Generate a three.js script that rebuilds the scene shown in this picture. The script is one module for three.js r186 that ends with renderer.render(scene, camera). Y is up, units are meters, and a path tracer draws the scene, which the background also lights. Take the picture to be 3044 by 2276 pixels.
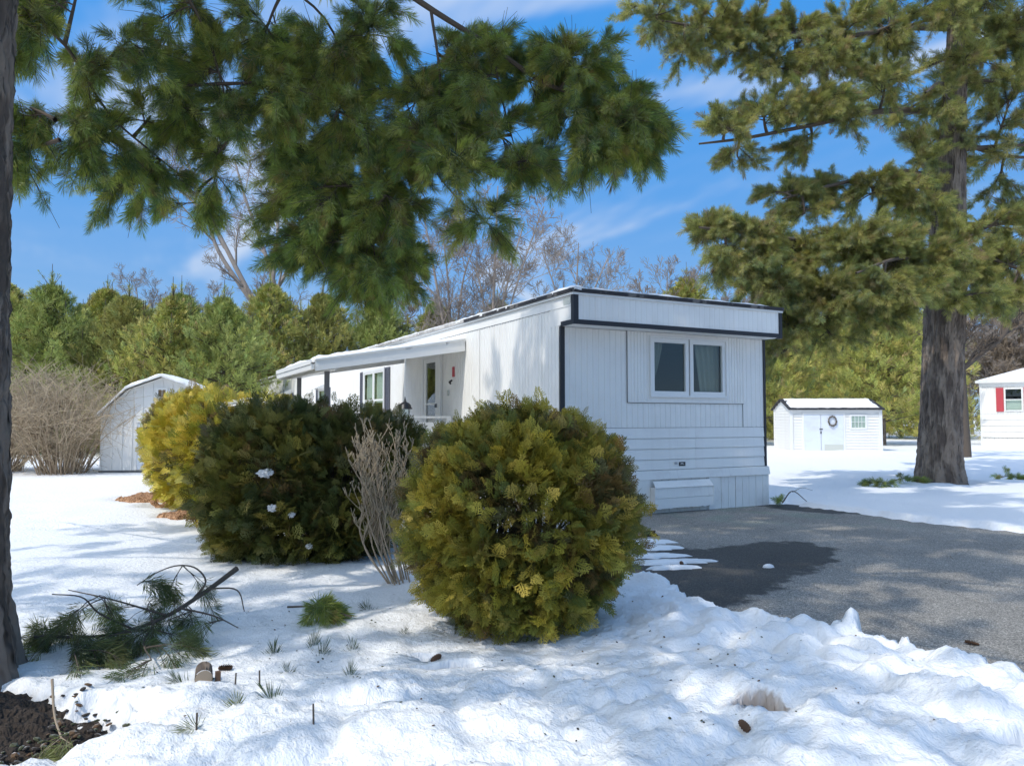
import * as THREE from 'three';
import { mergeGeometries } from 'three/addons/utils/BufferGeometryUtils.js';
import { createNoise2D, createNoise3D } from 'simplex-noise';

// ---------------------------------------------------------------- random numbers
function rng(seed) { let a = seed >>> 0; return () => { a = (a + 0x6D2B79F5) | 0; let t = Math.imul(a ^ (a >>> 15), 1 | a); t = (t + Math.imul(t ^ (t >>> 7), 61 | t)) ^ t; return ((t ^ (t >>> 14)) >>> 0) / 4294967296; }; }
const noise2 = createNoise2D(rng(11)), noise3 = createNoise3D(rng(12));
const V = (x, y, z) => new THREE.Vector3(x, y, z);
const lerp = (a, b, t) => a + (b - a) * t, clamp = (x, a = 0, b = 1) => Math.min(b, Math.max(a, x));
const sstep = (a, b, x) => { const t = clamp((x - a) / (b - a)); return t * t * (3 - 2 * t); };
const lin = (r, g, b) => new THREE.Color().setRGB(r, g, b);

// ---------------------------------------------------------------- camera, sky, sun, exposure
const scene = new THREE.Scene();
const camera = new THREE.PerspectiveCamera(54.97, 1024 / 765, 0.05, 900);
camera.position.set(0, 1.5, 0);
camera.rotation.set(Math.atan(76 / 1590), 0, 0);
scene.add(camera);

const SKY = { zen: [0.055, 0.35, 0.93], hor: [0.46, 0.68, 0.90], cloud: [0.92, 0.98, 1.08] };
const toSun = V(-0.557, 1, 0.513).normalize();
{ // clear blue spring sky with thin streaks of high cloud
  const W = 2048, H = 1024, data = new Float32Array(W * H * 4);
  for (let j = 0; j < H; j++) {
    const el = ((j + 0.5) / H - 0.5) * Math.PI, y = Math.sin(el), ce = Math.cos(el);
    for (let i = 0; i < W; i++) {
      const az = ((i + 0.5) / W - 0.5) * 2 * Math.PI, x = ce * Math.cos(az), z = ce * Math.sin(az);
      const up = Math.max(y, 0), k = Math.pow(1 - up, 4.6);
      let r = lerp(SKY.zen[0], SKY.hor[0], k), g = lerp(SKY.zen[1], SKY.hor[1], k), b = lerp(SKY.zen[2], SKY.hor[2], k);
      const c = clamp(x * toSun.x + y * toSun.y + z * toSun.z, 0, 1), a = 1.1 * Math.pow(c, 3) + 3.0 * Math.pow(c, 20);
      r += a * 1.0; g += a * 0.96; b += a * 0.86;
      if (y > 0.01) { // cirrus on a high plane, stretched along one direction
        const px = x / (y + 0.12), pz = z / (y + 0.12), s = px * 0.50 + pz * 0.87, t = -px * 0.87 + pz * 0.50;
        const wob = 0.5 * noise2(s * 0.5, t * 0.5);
        const band = noise2(s * 0.28 + 3.1, (t + wob) * 1.15 + 1.7);
        const fine = 0.55 * noise2(s * 1.1 + 9, (t + wob) * 4.2) + 0.3 * noise2(s * 3.1, (t + wob * 0.6) * 9) + 0.15 * noise2(s * 8, t * 20);
        let m = sstep(0.0, 0.95, band + 0.34 * fine - 0.08) * 0.6 + 0.05 * sstep(-0.5, 1, fine);
        m *= sstep(0.0, 0.12, y);
        r = lerp(r, SKY.cloud[0], m); g = lerp(g, SKY.cloud[1], m); b = lerp(b, SKY.cloud[2], m);
      }
      const o = (j * W + i) * 4; data[o] = r; data[o + 1] = g; data[o + 2] = b; data[o + 3] = 1;
    }
  }
  const sky = new THREE.DataTexture(data, W, H, THREE.RGBAFormat, THREE.FloatType);
  sky.mapping = THREE.EquirectangularReflectionMapping; sky.magFilter = sky.minFilter = THREE.LinearFilter; sky.colorSpace = THREE.LinearSRGBColorSpace; sky.needsUpdate = true;
  scene.background = sky; scene.environment = sky;
}
const sun = new THREE.DirectionalLight(lin(1.0, 0.95, 0.86), 2.8);
sun.position.copy(toSun).multiplyScalar(60).add(V(0, 0, -14)); sun.target.position.set(0, 0, -14);
sun.castShadow = true; sun.shadow.mapSize.set(4096, 4096); sun.shadow.bias = -0.0006;
Object.assign(sun.shadow.camera, { left: -45, right: 45, top: 45, bottom: -45, near: 1, far: 160 });
scene.add(sun, sun.target);
const renderer = new THREE.WebGLRenderer({ antialias: true });
renderer.setSize(1024, 765); renderer.shadowMap.enabled = true; renderer.shadowMap.type = THREE.PCFSoftShadowMap;
renderer.toneMapping = THREE.LinearToneMapping; renderer.toneMappingExposure = 0.9;

// ---------------------------------------------------------------- helpers: meshes
const taken = {};
const numbered = n => { if (!(n in taken)) { taken[n] = 0; return n; } return n + '_' + String(++taken[n]).padStart(3, '0'); };
function tag(o, label, category, group, kind) { if (label) o.userData.label = label; if (category) o.userData.category = category; if (group) o.userData.group = group; if (kind) o.userData.kind = kind; return o; }
function thing(name, label, category, pos = [0, 0, 0], turn = 0, group) {
  const o = new THREE.Group(); o.name = numbered(name); o.position.set(...pos); o.rotation.y = turn; scene.add(o); return tag(o, label, category, group);
}
function mesh(name, geo, mat, parent) {
  const m = new THREE.Mesh(geo, mat); m.name = parent ? name : numbered(name); m.castShadow = m.receiveShadow = true; (parent || scene).add(m); return m;
}
class MB { // mesh builder
  constructor() { this.p = []; this.n = []; this.u = []; this.i = []; this.c = null; }
  get count() { return this.p.length / 3; }
  v(x, y, z, nx, ny, nz, u, w) { this.p.push(x, y, z); this.n.push(nx, ny, nz); this.u.push(u, w); return this.p.length / 3 - 1; }
  quad(a, b, c, d) { // counter-clockwise, flat, uv in metres
    const e1 = V().subVectors(b, a), e2 = V().subVectors(d, a), n = V().crossVectors(e1, e2).normalize(), w = e1.length(), h = e2.length();
    const k = this.v(...a, ...n, 0, 0); this.v(...b, ...n, w, 0); this.v(...c, ...n, w, h); this.v(...d, ...n, 0, h);
    this.i.push(k, k + 1, k + 2, k, k + 2, k + 3); return this;
  }
  tri(a, b, c) { const n = V().crossVectors(V().subVectors(b, a), V().subVectors(c, a)).normalize(); const k = this.v(...a, ...n, 0, 0); this.v(...b, ...n, 1, 0); this.v(...c, ...n, 0.5, 1); this.i.push(k, k + 1, k + 2); return this; }
  box(x0, x1, y0, y1, z0, z1) {
    const f = (o, a, b, n) => { const k = this.count, P = [o, o.map((t, q) => t + a[q]), o.map((t, q) => t + a[q] + b[q]), o.map((t, q) => t + b[q])];
      for (const q of P) { const u = Math.abs(n[0]) ? [q[2], q[1]] : Math.abs(n[1]) ? [q[0], q[2]] : [q[0], q[1]]; this.v(...q, ...n, ...u); } this.i.push(k, k + 1, k + 2, k, k + 2, k + 3); };
    const X = x1 - x0, Y = y1 - y0, Z = z1 - z0;
    f([x0, y0, z1], [X, 0, 0], [0, Y, 0], [0, 0, 1]); f([x1, y0, z0], [-X, 0, 0], [0, Y, 0], [0, 0, -1]);
    f([x1, y0, z1], [0, 0, -Z], [0, Y, 0], [1, 0, 0]); f([x0, y0, z0], [0, 0, Z], [0, Y, 0], [-1, 0, 0]);
    f([x0, y1, z1], [X, 0, 0], [0, 0, -Z], [0, 1, 0]); f([x0, y0, z0], [X, 0, 0], [0, 0, Z], [0, -1, 0]); return this;
  }
  tube(pts, rad, sides = 5, cap = false) {
    const n = pts.length; let len = 0, prev = null, first = this.count; const r = typeof rad === 'function' ? rad : t => rad[0] + (rad[1] - rad[0]) * t;
    const t = V(), a = V(), b = V(), ref = V();
    for (let k = 0; k < n; k++) {
      t.subVectors(pts[Math.min(k + 1, n - 1)], pts[Math.max(k - 1, 0)]).normalize();
      if (!prev) { ref.set(Math.abs(t.y) < 0.9 ? 0 : 1, Math.abs(t.y) < 0.9 ? 1 : 0, 0); a.crossVectors(ref, t).normalize(); } else a.copy(prev).addScaledVector(t, -prev.dot(t)).normalize();
      prev = a.clone(); b.crossVectors(t, a);
      if (k) len += pts[k].distanceTo(pts[k - 1]);
      const R = r(k / (n - 1), k);
      for (let s = 0; s <= sides; s++) { const w = s / sides * 2 * Math.PI, c = Math.cos(w), d = Math.sin(w), nx = a.x * c + b.x * d, ny = a.y * c + b.y * d, nz = a.z * c + b.z * d; this.v(pts[k].x + nx * R, pts[k].y + ny * R, pts[k].z + nz * R, nx, ny, nz, s / sides * R * 6.28, len); }
    }
    for (let k = 0; k < n - 1; k++) for (let s = 0; s < sides; s++) { const q = first + k * (sides + 1) + s; this.i.push(q, q + 1, q + sides + 2, q, q + sides + 2, q + sides + 1); }
    if (cap) for (const e of [0, n - 1]) { const c = pts[e], dir = V().subVectors(pts[e], pts[e ? e - 1 : 1]).normalize(), m = this.v(c.x, c.y, c.z, dir.x, dir.y, dir.z, 0.5, 0.5), q = first + e * (sides + 1);
      const ring = []; for (let s = 0; s <= sides; s++) ring.push(this.v(this.p[(q + s) * 3], this.p[(q + s) * 3 + 1], this.p[(q + s) * 3 + 2], dir.x, dir.y, dir.z, 0, 0));
      for (let s = 0; s < sides; s++) this.i.push(m, e ? ring[s] : ring[s + 1], e ? ring[s + 1] : ring[s]); }
    return this;
  }
  add(geo, m) { const g = m ? geo.clone().applyMatrix4(m) : geo, k = this.count, P = g.attributes.position, N = g.attributes.normal, U = g.attributes.uv;
    for (let q = 0; q < P.count; q++) this.v(P.getX(q), P.getY(q), P.getZ(q), N.getX(q), N.getY(q), N.getZ(q), U ? U.getX(q) : 0, U ? U.getY(q) : 0);
    if (g.index) for (let q = 0; q < g.index.count; q++) this.i.push(k + g.index.getX(q)); else for (let q = 0; q < P.count; q++) this.i.push(k + q); return this; }
  geo() { const g = new THREE.BufferGeometry(); g.setAttribute('position', new THREE.Float32BufferAttribute(this.p, 3)); g.setAttribute('normal', new THREE.Float32BufferAttribute(this.n, 3)); g.setAttribute('uv', new THREE.Float32BufferAttribute(this.u, 2)); if (this.c) g.setAttribute('color', new THREE.Float32BufferAttribute(this.c, 3)); g.setIndex(this.i); return g; }
  build(name, mat, parent) { return mesh(name, this.geo(), mat, parent); }
}
const box = (name, x0, x1, y0, y1, z0, z1, mat, parent) => new MB().box(x0, x1, y0, y1, z0, z1).build(name, mat, parent);
class Scatter { // many small alike pieces
  constructor() { this.m = []; this.c = []; }
  add(p, dir, roll, s, col) {
    const y = dir.clone().normalize(), x = V(Math.abs(y.y) < 0.9 ? 0 : 1, Math.abs(y.y) < 0.9 ? 1 : 0, 0).cross(y).normalize().applyAxisAngle(y, roll), z = V().crossVectors(x, y);
    const m = new THREE.Matrix4().makeBasis(x.multiplyScalar(s), y.multiplyScalar(s), z.multiplyScalar(s)); m.setPosition(p); this.m.push(m); this.c.push(col);
  }
  build(name, geo, mat, parent, kind = 'stuff') {
    const o = new THREE.InstancedMesh(geo, mat, this.m.length); this.m.forEach((m, i) => { o.setMatrixAt(i, m); o.setColorAt(i, this.c[i]); });
    o.name = parent ? name : numbered(name); o.castShadow = o.receiveShadow = true; o.userData.kind = kind; (parent || scene).add(o); return o;
  }
}

// ---------------------------------------------------------------- helpers: textures
function tileNoise(seed) { // value noise that repeats every `period` cells
  const R = rng(seed), T = new Float32Array(65536); for (let i = 0; i < 65536; i++) T[i] = R();
  return (x, y, px, py) => { const xi = Math.floor(x), yi = Math.floor(y), fx = x - xi, fy = y - yi, u = fx * fx * (3 - 2 * fx), v = fy * fy * (3 - 2 * fy);
    const g = (a, b) => T[(((a % px) + px) % px) * 251 + (((b % py) + py) % py) * 7919 & 65535]; return lerp(lerp(g(xi, yi), g(xi + 1, yi), u), lerp(g(xi, yi + 1), g(xi + 1, yi + 1), u), v); };
}
const tn = tileNoise(5);
const fbm = (u, v, fx, fy, oct = 4) => { let s = 0, a = 0.5, n = 0; for (let k = 0; k < oct; k++) { s += a * tn(u * fx, v * fy, fx, fy); n += a; a *= 0.55; fx *= 2; fy *= 2; } return s / n; };
function tex(w, h, fn, srgb, rx = 1, ry = rx) {
  const d = new Uint8Array(w * h * 4);
  for (let j = 0; j < h; j++) for (let i = 0; i < w; i++) { const c = fn((i + 0.5) / w, (j + 0.5) / h), o = (j * w + i) * 4; if (typeof c === 'number') d[o] = d[o + 1] = d[o + 2] = clamp(c) * 255; else for (let k = 0; k < 3; k++) { const x = clamp(c[k]); d[o + k] = 255 * (srgb ? (x <= 0.0031308 ? 12.92 * x : 1.055 * Math.pow(x, 1 / 2.4) - 0.055) : x); } d[o + 3] = 255; }
  const t = new THREE.DataTexture(d, w, h); t.wrapS = t.wrapT = THREE.RepeatWrapping; t.magFilter = THREE.LinearFilter; t.minFilter = THREE.LinearMipmapLinearFilter; t.generateMipmaps = true; t.repeat.set(rx, ry); if (srgb) t.colorSpace = THREE.SRGBColorSpace; t.needsUpdate = true; return t;
}
const std = o => new THREE.MeshStandardMaterial({ roughness: 0.8, side: THREE.DoubleSide, ...o });
const mix3 = (a, b, t) => [lerp(a[0], b[0], t), lerp(a[1], b[1], t), lerp(a[2], b[2], t)];

// ---------------------------------------------------------------- materials
const M = {};
{
  const grime = tex(512, 512, (u, v) => { const a = fbm(u, v, 4, 4, 5), s = fbm(u, v, 48, 3, 3), k = clamp((a - 0.45) * 1.6, 0, 1) * 0.10 + clamp((s - 0.55) * 2) * 0.07; return mix3([0.86, 0.84, 0.795], [0.52, 0.47, 0.40], k * 3.0); }, true, 0.45, 0.45);
  const rough = tex(256, 256, (u, v) => 0.42 + 0.3 * fbm(u, v, 6, 6, 4), false, 0.7);
  M.siding = std({ map: grime, roughnessMap: rough, roughness: 1 });
  M.white = std({ color: lin(0.80, 0.79, 0.76), roughness: 0.45 });
  const peel = tex(512, 512, (u, v) => { const a = fbm(u, v, 5, 5, 5), s = fbm(u, v, 60, 4, 3); return mix3([0.82, 0.80, 0.76], [0.42, 0.38, 0.33], clamp((a - 0.56) * 3) * 0.35 + clamp((s - 0.62) * 3) * 0.25); }, true, 0.9);
  M.skirt = std({ map: peel, roughness: 0.7 });
  M.black = std({ color: lin(0.012, 0.013, 0.018), roughness: 0.55 });
  const worn = tex(256, 256, (u, v) => mix3([0.035, 0.034, 0.036], [0.15, 0.14, 0.13], sstep(0.5, 0.75, fbm(u, v, 10, 6, 4))), true, 0.8);
  M.drip = std({ map: worn, roughness: 0.85 });
  M.drip2 = std({ map: tex(256, 256, (u, v) => mix3([0.30, 0.28, 0.26], [0.52, 0.49, 0.45], sstep(0.35, 0.7, fbm(u, v, 10, 4, 4))), true, 0.35), roughness: 0.8 });
  M.grey = std({ color: lin(0.16, 0.16, 0.165), roughness: 0.6 });
  M.shutter = std({ color: lin(0.10, 0.105, 0.13), roughness: 0.7 });
  M.red = std({ color: lin(0.50, 0.055, 0.07), roughness: 0.6 });
  M.glass = new THREE.MeshPhysicalMaterial({ color: lin(0.92, 0.97, 0.95), transmission: 1, thickness: 0, roughness: 0.02, ior: 1.5, side: THREE.DoubleSide });
  M.dark = std({ color: lin(0.025, 0.026, 0.026), roughness: 0.9 });
  M.room = std({ color: lin(0.10, 0.09, 0.075), roughness: 0.95 });
  M.curtain = std({ color: lin(0.24, 0.225, 0.19), roughness: 0.95 });
  M.blind = std({ color: lin(0.55, 0.57, 0.52), roughness: 0.8 });
  const bark = (c0, c1, c2, seed) => tex(512, 512, (u, v) => { const a = fbm(u + seed, v, 34, 5, 4), b = fbm(u, v + seed, 9, 5, 3), f = fbm(u, v, 120, 50, 2), k = sstep(0.30, 0.56, a); return mix3(mix3(c0, c1, k), c2, clamp((b - 0.40) * 1.6) * k * (0.4 + f)); }, true, 0.5, 0.5);
  const barkH = tex(512, 512, (u, v) => sstep(0.34, 0.6, fbm(u, v, 34, 5, 4)) * 0.8 + 0.2 * fbm(u, v, 90, 30, 2), false, 0.5, 0.5);
  M.barkPine = std({ map: bark([0.095, 0.072, 0.057], [0.20, 0.155, 0.12], [0.33, 0.27, 0.215], 0), bumpMap: barkH, bumpScale: 0.06, roughness: 0.95 });
  M.barkNear = std({ map: bark([0.08, 0.062, 0.05], [0.19, 0.15, 0.12], [0.30, 0.25, 0.205], 0), bumpMap: barkH, bumpScale: 0.05, roughness: 0.95 });
  M.twig = std({ color: lin(0.10, 0.078, 0.06), roughness: 0.9 });
  M.twigGrey = std({ color: lin(0.33, 0.28, 0.24), roughness: 0.9 });
  M.twigPale = std({ color: lin(0.44, 0.35, 0.235), roughness: 0.9 });
  M.twigDry = std({ color: lin(0.37, 0.285, 0.20), roughness: 0.9 });
  M.needle = new THREE.MeshPhysicalMaterial({ roughness: 0.9, color: 0xffffff, transmission: 0.5, thickness: 0, side: THREE.DoubleSide });
  M.needleFar = std({ roughness: 0.8, color: 0xffffff });
  M.frond = std({ roughness: 0.6, color: 0xffffff });
  const snowB = tex(1024, 1024, (u, v) => { const a = fbm(u, v, 20, 20, 3), b = fbm(u + 0.4, v, 56, 56, 3), c = fbm(u, v, 200, 200, 2); return 0.5 * (1 - Math.abs(2 * a - 1)) + 0.35 * b + 0.25 * c; }, false, 0.7, 0.7);
  M.snow = std({ color: 0xffffff, vertexColors: true, bumpMap: snowB, bumpScale: 0.016, roughness: 0.62 });
  M.snowTop = std({ color: lin(0.875, 0.87, 0.86), bumpMap: snowB, bumpScale: 0.01, roughness: 0.65 });
  const mulch = tex(512, 512, (u, v) => { const a = fbm(u, v, 60, 60, 3), b = fbm(u, v, 8, 8, 3), n = fbm(u + 0.3, v, 160, 40, 2); return mix3(mix3([0.035, 0.024, 0.016], [0.16, 0.095, 0.05], sstep(0.35, 0.7, a)), [0.30, 0.20, 0.11], sstep(0.6, 0.75, n) * 0.7 * (0.5 + b)); }, true, 0.7);
  const mulchB = tex(256, 256, (u, v) => fbm(u, v, 40, 40, 4), false, 0.9);
  M.earth = std({ map: mulch, bumpMap: mulchB, bumpScale: 0.04, roughness: 0.95 });
  M.mulch = std({ map: tex(256, 256, (u, v) => mix3([0.20, 0.10, 0.05], [0.50, 0.29, 0.16], sstep(0.3, 0.7, fbm(u, v, 60, 60, 3))), true, 1.2), bumpMap: mulchB, bumpScale: 0.03, roughness: 0.95 });
  M.soil = std({ color: lin(0.045, 0.033, 0.025), bumpMap: mulchB, bumpScale: 0.05, roughness: 1 });
  M.lantern = std({ color: lin(0.012, 0.013, 0.016), roughness: 0.4, metalness: 0.3 });
  M.wood = std({ color: lin(0.30, 0.20, 0.11), roughness: 0.85 });
  M.cone = std({ color: lin(0.15, 0.085, 0.05), roughness: 0.9 });
  M.roofGrey = std({ map: worn, color: lin(0.7, 0.7, 0.72), roughness: 0.95 });
  M.wreath = std({ color: lin(0.17, 0.15, 0.13), roughness: 0.95 });
  M.doorPaint = std({ map: tex(256, 256, (u, v) => mix3([0.70, 0.74, 0.80], [0.52, 0.50, 0.48], clamp((fbm(u, v, 4, 10, 4) - 0.5) * 2.2) * 0.5), true, 0.5), roughness: 0.5 });
}

// ---------------------------------------------------------------- ground: earth, driveway, snow
const drive = [[1.02, -6.95], [1.18, -6.45], [1.30, -6.10], [1.42, -5.66], [1.56, -5.44], [1.72, -5.30], [1.88, -5.04], [2.10, -4.97], [2.24, -4.86], [2.27, -4.64], [2.42, -4.50], [2.56, -4.32], [2.62, -4.15], [2.60, -3.97], [2.64, -3.76], [2.75, -3.3], [2.8, -2.6], [2.9, 0], [3.2, 6], [16, 6], [16, 0], [12, -4.6], [9, -7.2], [6.69, -9.65], [5.93, -10.58], [5.60, -11.22], [5.26, -12.05], [4.85, -12.57], [4.44, -12.9], [2.5, -12.1], [0.85, -11.15], [0.86, -9.6], [0.95, -8.2]];
function sdPoly(x, z) { // > 0 inside
  let d = 1e9, inside = false;
  for (let i = 0, j = drive.length - 1; i < drive.length; j = i++) {
    const [ax, az] = drive[i], [bx, bz] = drive[j], ex = bx - ax, ez = bz - az, t = clamp(((x - ax) * ex + (z - az) * ez) / (ex * ex + ez * ez)), qx = x - ax - t * ex, qz = z - az - t * ez; d = Math.min(d, qx * qx + qz * qz);
    if ((az > z) !== (bz > z) && x < (bx - ax) * (z - az) / (bz - az) + ax) inside = !inside;
  }
  return (inside ? 1 : -1) * Math.sqrt(d);
}
const hash2 = (i, j, k) => { const s = Math.sin(i * 127.1 + j * 311.7 + k * 74.7) * 43758.5453; return s - Math.floor(s); };
function lumps(x, z, cell, k) { // rounded clods: the highest dome among the neighbouring cells
  const cx = Math.floor(x / cell), cz = Math.floor(z / cell); let h = 0;
  for (let a = -1; a <= 1; a++) for (let b = -1; b <= 1; b++) {
    const i = cx + a, j = cz + b, px = (i + hash2(i, j, k)) * cell, pz = (j + hash2(i, j, k + 1)) * cell, R = cell * (0.35 + 0.6 * hash2(i, j, k + 2)), q = ((x - px) ** 2 + (z - pz) ** 2) / (R * R);
    if (q < 1) h = Math.max(h, Math.sqrt(1 - q) * R / cell * (0.3 + 0.7 * hash2(i, j, k + 3)));
  }
  return h;
}
// places where the snow has melted or been scraped away: x, z, radius x, radius z
const bare = [[-2.75, -3.45, 0.62, 0.42], [-2.05, -3.36, 0.42, 0.26], [-2.5, -3.1, 0.6, 0.3], [-0.42, -4.27, 0.14, 0.045], [-0.30, -4.33, 0.09, 0.035], [-0.56, -4.53, 0.05, 0.02], [-0.50, -4.45, 0.05, 0.02], [1.17, -3.58, 0.085, 0.07], [1.22, -3.51, 0.05, 0.05], [2.22, -3.05, 0.16, 0.13],
  [-6.3, -13.55, 0.85, 0.75], [-5.5, -12.4, 0.55, 0.7], [-4.75, -10.9, 0.35, 0.32], [-4.9, -11.3, 0.2, 0.2], [0.05, -5.5, 0.42, 0.36], [4.7, -12.85, 0.5, 0.12], [-0.85, -4.28, 0.05, 0.015], [21.5, -36, 1.6, 0.7], [9.45, -16.3, 0.62, 0.55]];
const steps = [[-7.9, -12.2], [-7.5, -11.6], [-7.0, -11.1], [-6.8, -10.5], [-6.2, -10.2], [-5.9, -9.6], [-7.9, -13.1], [-8.4, -13.6]];
function snowH(x, z) {
  const n = noise2(x * 0.21 + 5, z * 0.21), n2 = noise2(x * 0.9, z * 0.9 + 7), n3 = noise2(x * 3.1 + 2, z * 3.1), n4 = noise2(x * 9 + 1, z * 9);
  const d = sdPoly(x, z), near = sstep(-6.9, -4.6, z) * (1 - sstep(6, 12, Math.abs(x))), front = sstep(-4.45, -3.75, z + 0.12 * x) * near;
  const bank = near * sstep(-1.9, -0.25, d) * sstep(0.2, 1.4, x);
  let h = 0.085 + 0.035 * n + 0.014 * n2 + 0.004 * n3;
  h += 0.07 * Math.exp(-((x - 9.2) ** 2 + (z + 16.6) ** 2) / 1.6);
  h += near * (0.012 * n3 + 0.006 * n4) + front * (0.010 * Math.abs(n4) + 0.006 * noise2(x * 21, z * 21));
  h += front * (1 - 0.75 * bank) * (0.035 + 0.085 * lumps(x, z, 0.36, 1) + 0.055 * lumps(x, z, 0.15, 5) + 0.02 * lumps(x + 0.05, z, 0.07, 9));
  h += bank * (0.01 + 0.11 * lumps(x, z, 0.42, 13) + 0.06 * lumps(x, z, 0.19, 17) + 0.028 * lumps(x, z, 0.075, 21) + 0.03 * n3);
  h += 0.065 * (1 + 0.6 * n4) * Math.exp(-(((x - 2.18 - 0.03 * n3) / 0.11) ** 2 + ((z + 4.83) / 0.07) ** 2)) + 0.06 * Math.exp(-(((x - 2.36) / 0.035) ** 2 + ((z + 4.47) / 0.05) ** 2)) + 0.08 * Math.exp(-(((x - 1.2) / 0.14) ** 2 + ((z + 6.3) / 0.25) ** 2));
  for (const [a, b] of steps) { const q = ((x - a) / 0.14) ** 2 + ((z - b) / 0.19) ** 2; if (q < 4) h -= 0.06 * Math.exp(-q) - 0.02 * Math.exp(-((Math.sqrt(q) - 1.3) ** 2) * 6); }
  let m = 1e9, kk = 1; for (const [a, b, c, e] of bare) { const dx = (x - a) / c, dz = (z - b) / e; if (Math.abs(dx) < 3 && Math.abs(dz) < 3) { const q = (Math.hypot(dx, dz) - 1) * Math.min(c, e); if (q < m) { m = q; kk = clamp(Math.min(c, e) / 0.3, 0.16, 1); } } }
  if (m < 1) { m += kk * (0.045 * noise2(x * 5, z * 5) + 0.022 * noise2(x * 14, z * 14 + 3)); h = lerp(-0.065, h, sstep(-0.10 * kk, 0.12 * kk, m)); }
  const e = d + 0.045 * noise2(x * 3.3, z * 3.3 + 9) + 0.03 * noise2(x * 11, z * 11) + 0.012 * noise2(x * 30, z * 30);
  return lerp(h, -0.14, sstep(-0.05, 0.07 + 0.02 * near, e));
}
const groundY = (x, z) => Math.max(snowH(x, z), sdPoly(x, z) > 0 ? 0 : -0.03);
{
  const axis = (fine0, fine1, step, lo, hi, grow) => { const a = []; let s = step, x = fine0; for (; x < fine1; x += step) a.push(x); s = step; for (; x < hi; x += s) { a.push(x); s *= grow; } a.push(hi); s = step; x = fine0; while (x > lo) { s *= grow; x -= s; a.unshift(Math.max(x, lo)); } return a; };
  const X = axis(-3.3, 3.0, 0.024, -500, 500, 1.045), Z = axis(-5.6, -2.75, 0.022, -600, 25, 1.024);
  const p = [], c = [], idx = [], uv = [];
  for (const z of Z) for (const x of X) {
    p.push(x, snowH(x, z), z); uv.push(x, z);
    const dirt = sstep(0.5, 0.85, noise2(x * 2.3 + 40, z * 2.3)) * sstep(0.2, 0.7, noise2(x * 13, z * 13)) * sstep(-5, -3.5, z) * 0.16;
    let halo = 0; for (const [a, b, e, f] of bare.slice(7, 9)) halo = Math.max(halo, 1 - sstep(1.0, 1.9, Math.hypot((x - a) / e, (z - b) / f) + 0.35 * noise2(x * 22, z * 22)));
    const k = clamp(dirt + halo * 0.75); c.push(lerp(0.88, 0.34, k), lerp(0.875, 0.22, k), lerp(0.865, 0.13, k));
  }
  const nx = X.length;
  for (let j = 0; j < Z.length - 1; j++) for (let i = 0; i < nx - 1; i++) { const a = j * nx + i; idx.push(a, a + nx, a + 1, a + 1, a + nx, a + nx + 1); }
  const g = new THREE.BufferGeometry(); g.setAttribute('position', new THREE.Float32BufferAttribute(p, 3)); g.setAttribute('color', new THREE.Float32BufferAttribute(c, 3)); g.setAttribute('uv', new THREE.Float32BufferAttribute(uv, 2)); g.setIndex(idx); g.computeVertexNormals();
  tag(mesh('snow_ground', g, M.snow), 'white snow lying over the whole yard, lumpy along the driveway', null, null, 'structure');
  console.log('snow', X.length, Z.length);
  const e = new THREE.PlaneGeometry(1000, 1000, 1, 1).rotateX(-Math.PI / 2); const u = e.attributes.uv; for (let i = 0; i < u.count; i++) u.setXY(i, u.getX(i) * 1000, u.getY(i) * 1000);
  const em = mesh('earth', e, M.earth); em.position.set(0, -0.035, -200); tag(em, 'brown earth and needle litter showing through holes in the snow', null, null, 'structure');
  // driveway
  const sh = new THREE.Shape(drive.map(([x, z]) => { const cx = 4.5, cz = -7; return new THREE.Vector2(cx + (x - cx) * 1.06, -(cz + (z - cz) * 1.06)); }));
  const a = new THREE.ShapeGeometry(sh).rotateX(-Math.PI / 2), A = a.attributes.uv, Q = a.attributes.position;
  const x0 = 0, z0 = -14, S = 12; for (let i = 0; i < A.count; i++) A.setXY(i, (Q.getX(i) - x0) / S, (Q.getZ(i) - z0) / S);
  const wet = [[0.7, -7.6], [1.41, -8.15], [1.75, -8.75], [1.98, -8.64], [2.25, -8.45], [2.46, -8.72], [2.98, -8.96], [3.48, -9.02], [3.72, -8.6], [3.58, -8.20], [3.34, -7.73], [2.87, -7.27], [2.48, -6.73], [1.92, -6.15], [1.5, -5.6], [0.9, -6]], wet2 = [[4.1, -12.9], [4.6, -11.95], [5.1, -11.65], [5.7, -11.4], [5.5, -12.6], [4.6, -13]];
  const inPoly = (P, x, z) => { let s = false, d = 1e9; for (let i = 0, j = P.length - 1; i < P.length; j = i++) { const [ax, az] = P[i], [bx, bz] = P[j], ex = bx - ax, ez = bz - az, t = clamp(((x - ax) * ex + (z - az) * ez) / (ex * ex + ez * ez)); d = Math.min(d, Math.hypot(x - ax - t * ex, z - az - t * ez)); if ((az > z) !== (bz > z) && x < (bx - ax) * (z - az) / (bz - az) + ax) s = !s; } return s ? d : -d; };
  const N = 2048, R = rng(77), wetMap = new Float32Array(N * N), col = new Uint8Array(N * N * 4), rgh = new Uint8Array(N * N * 4);
  const toS = x => 255 * (x <= 0.0031308 ? 12.92 * x : 1.055 * Math.pow(x, 1 / 2.4) - 0.055);
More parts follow.
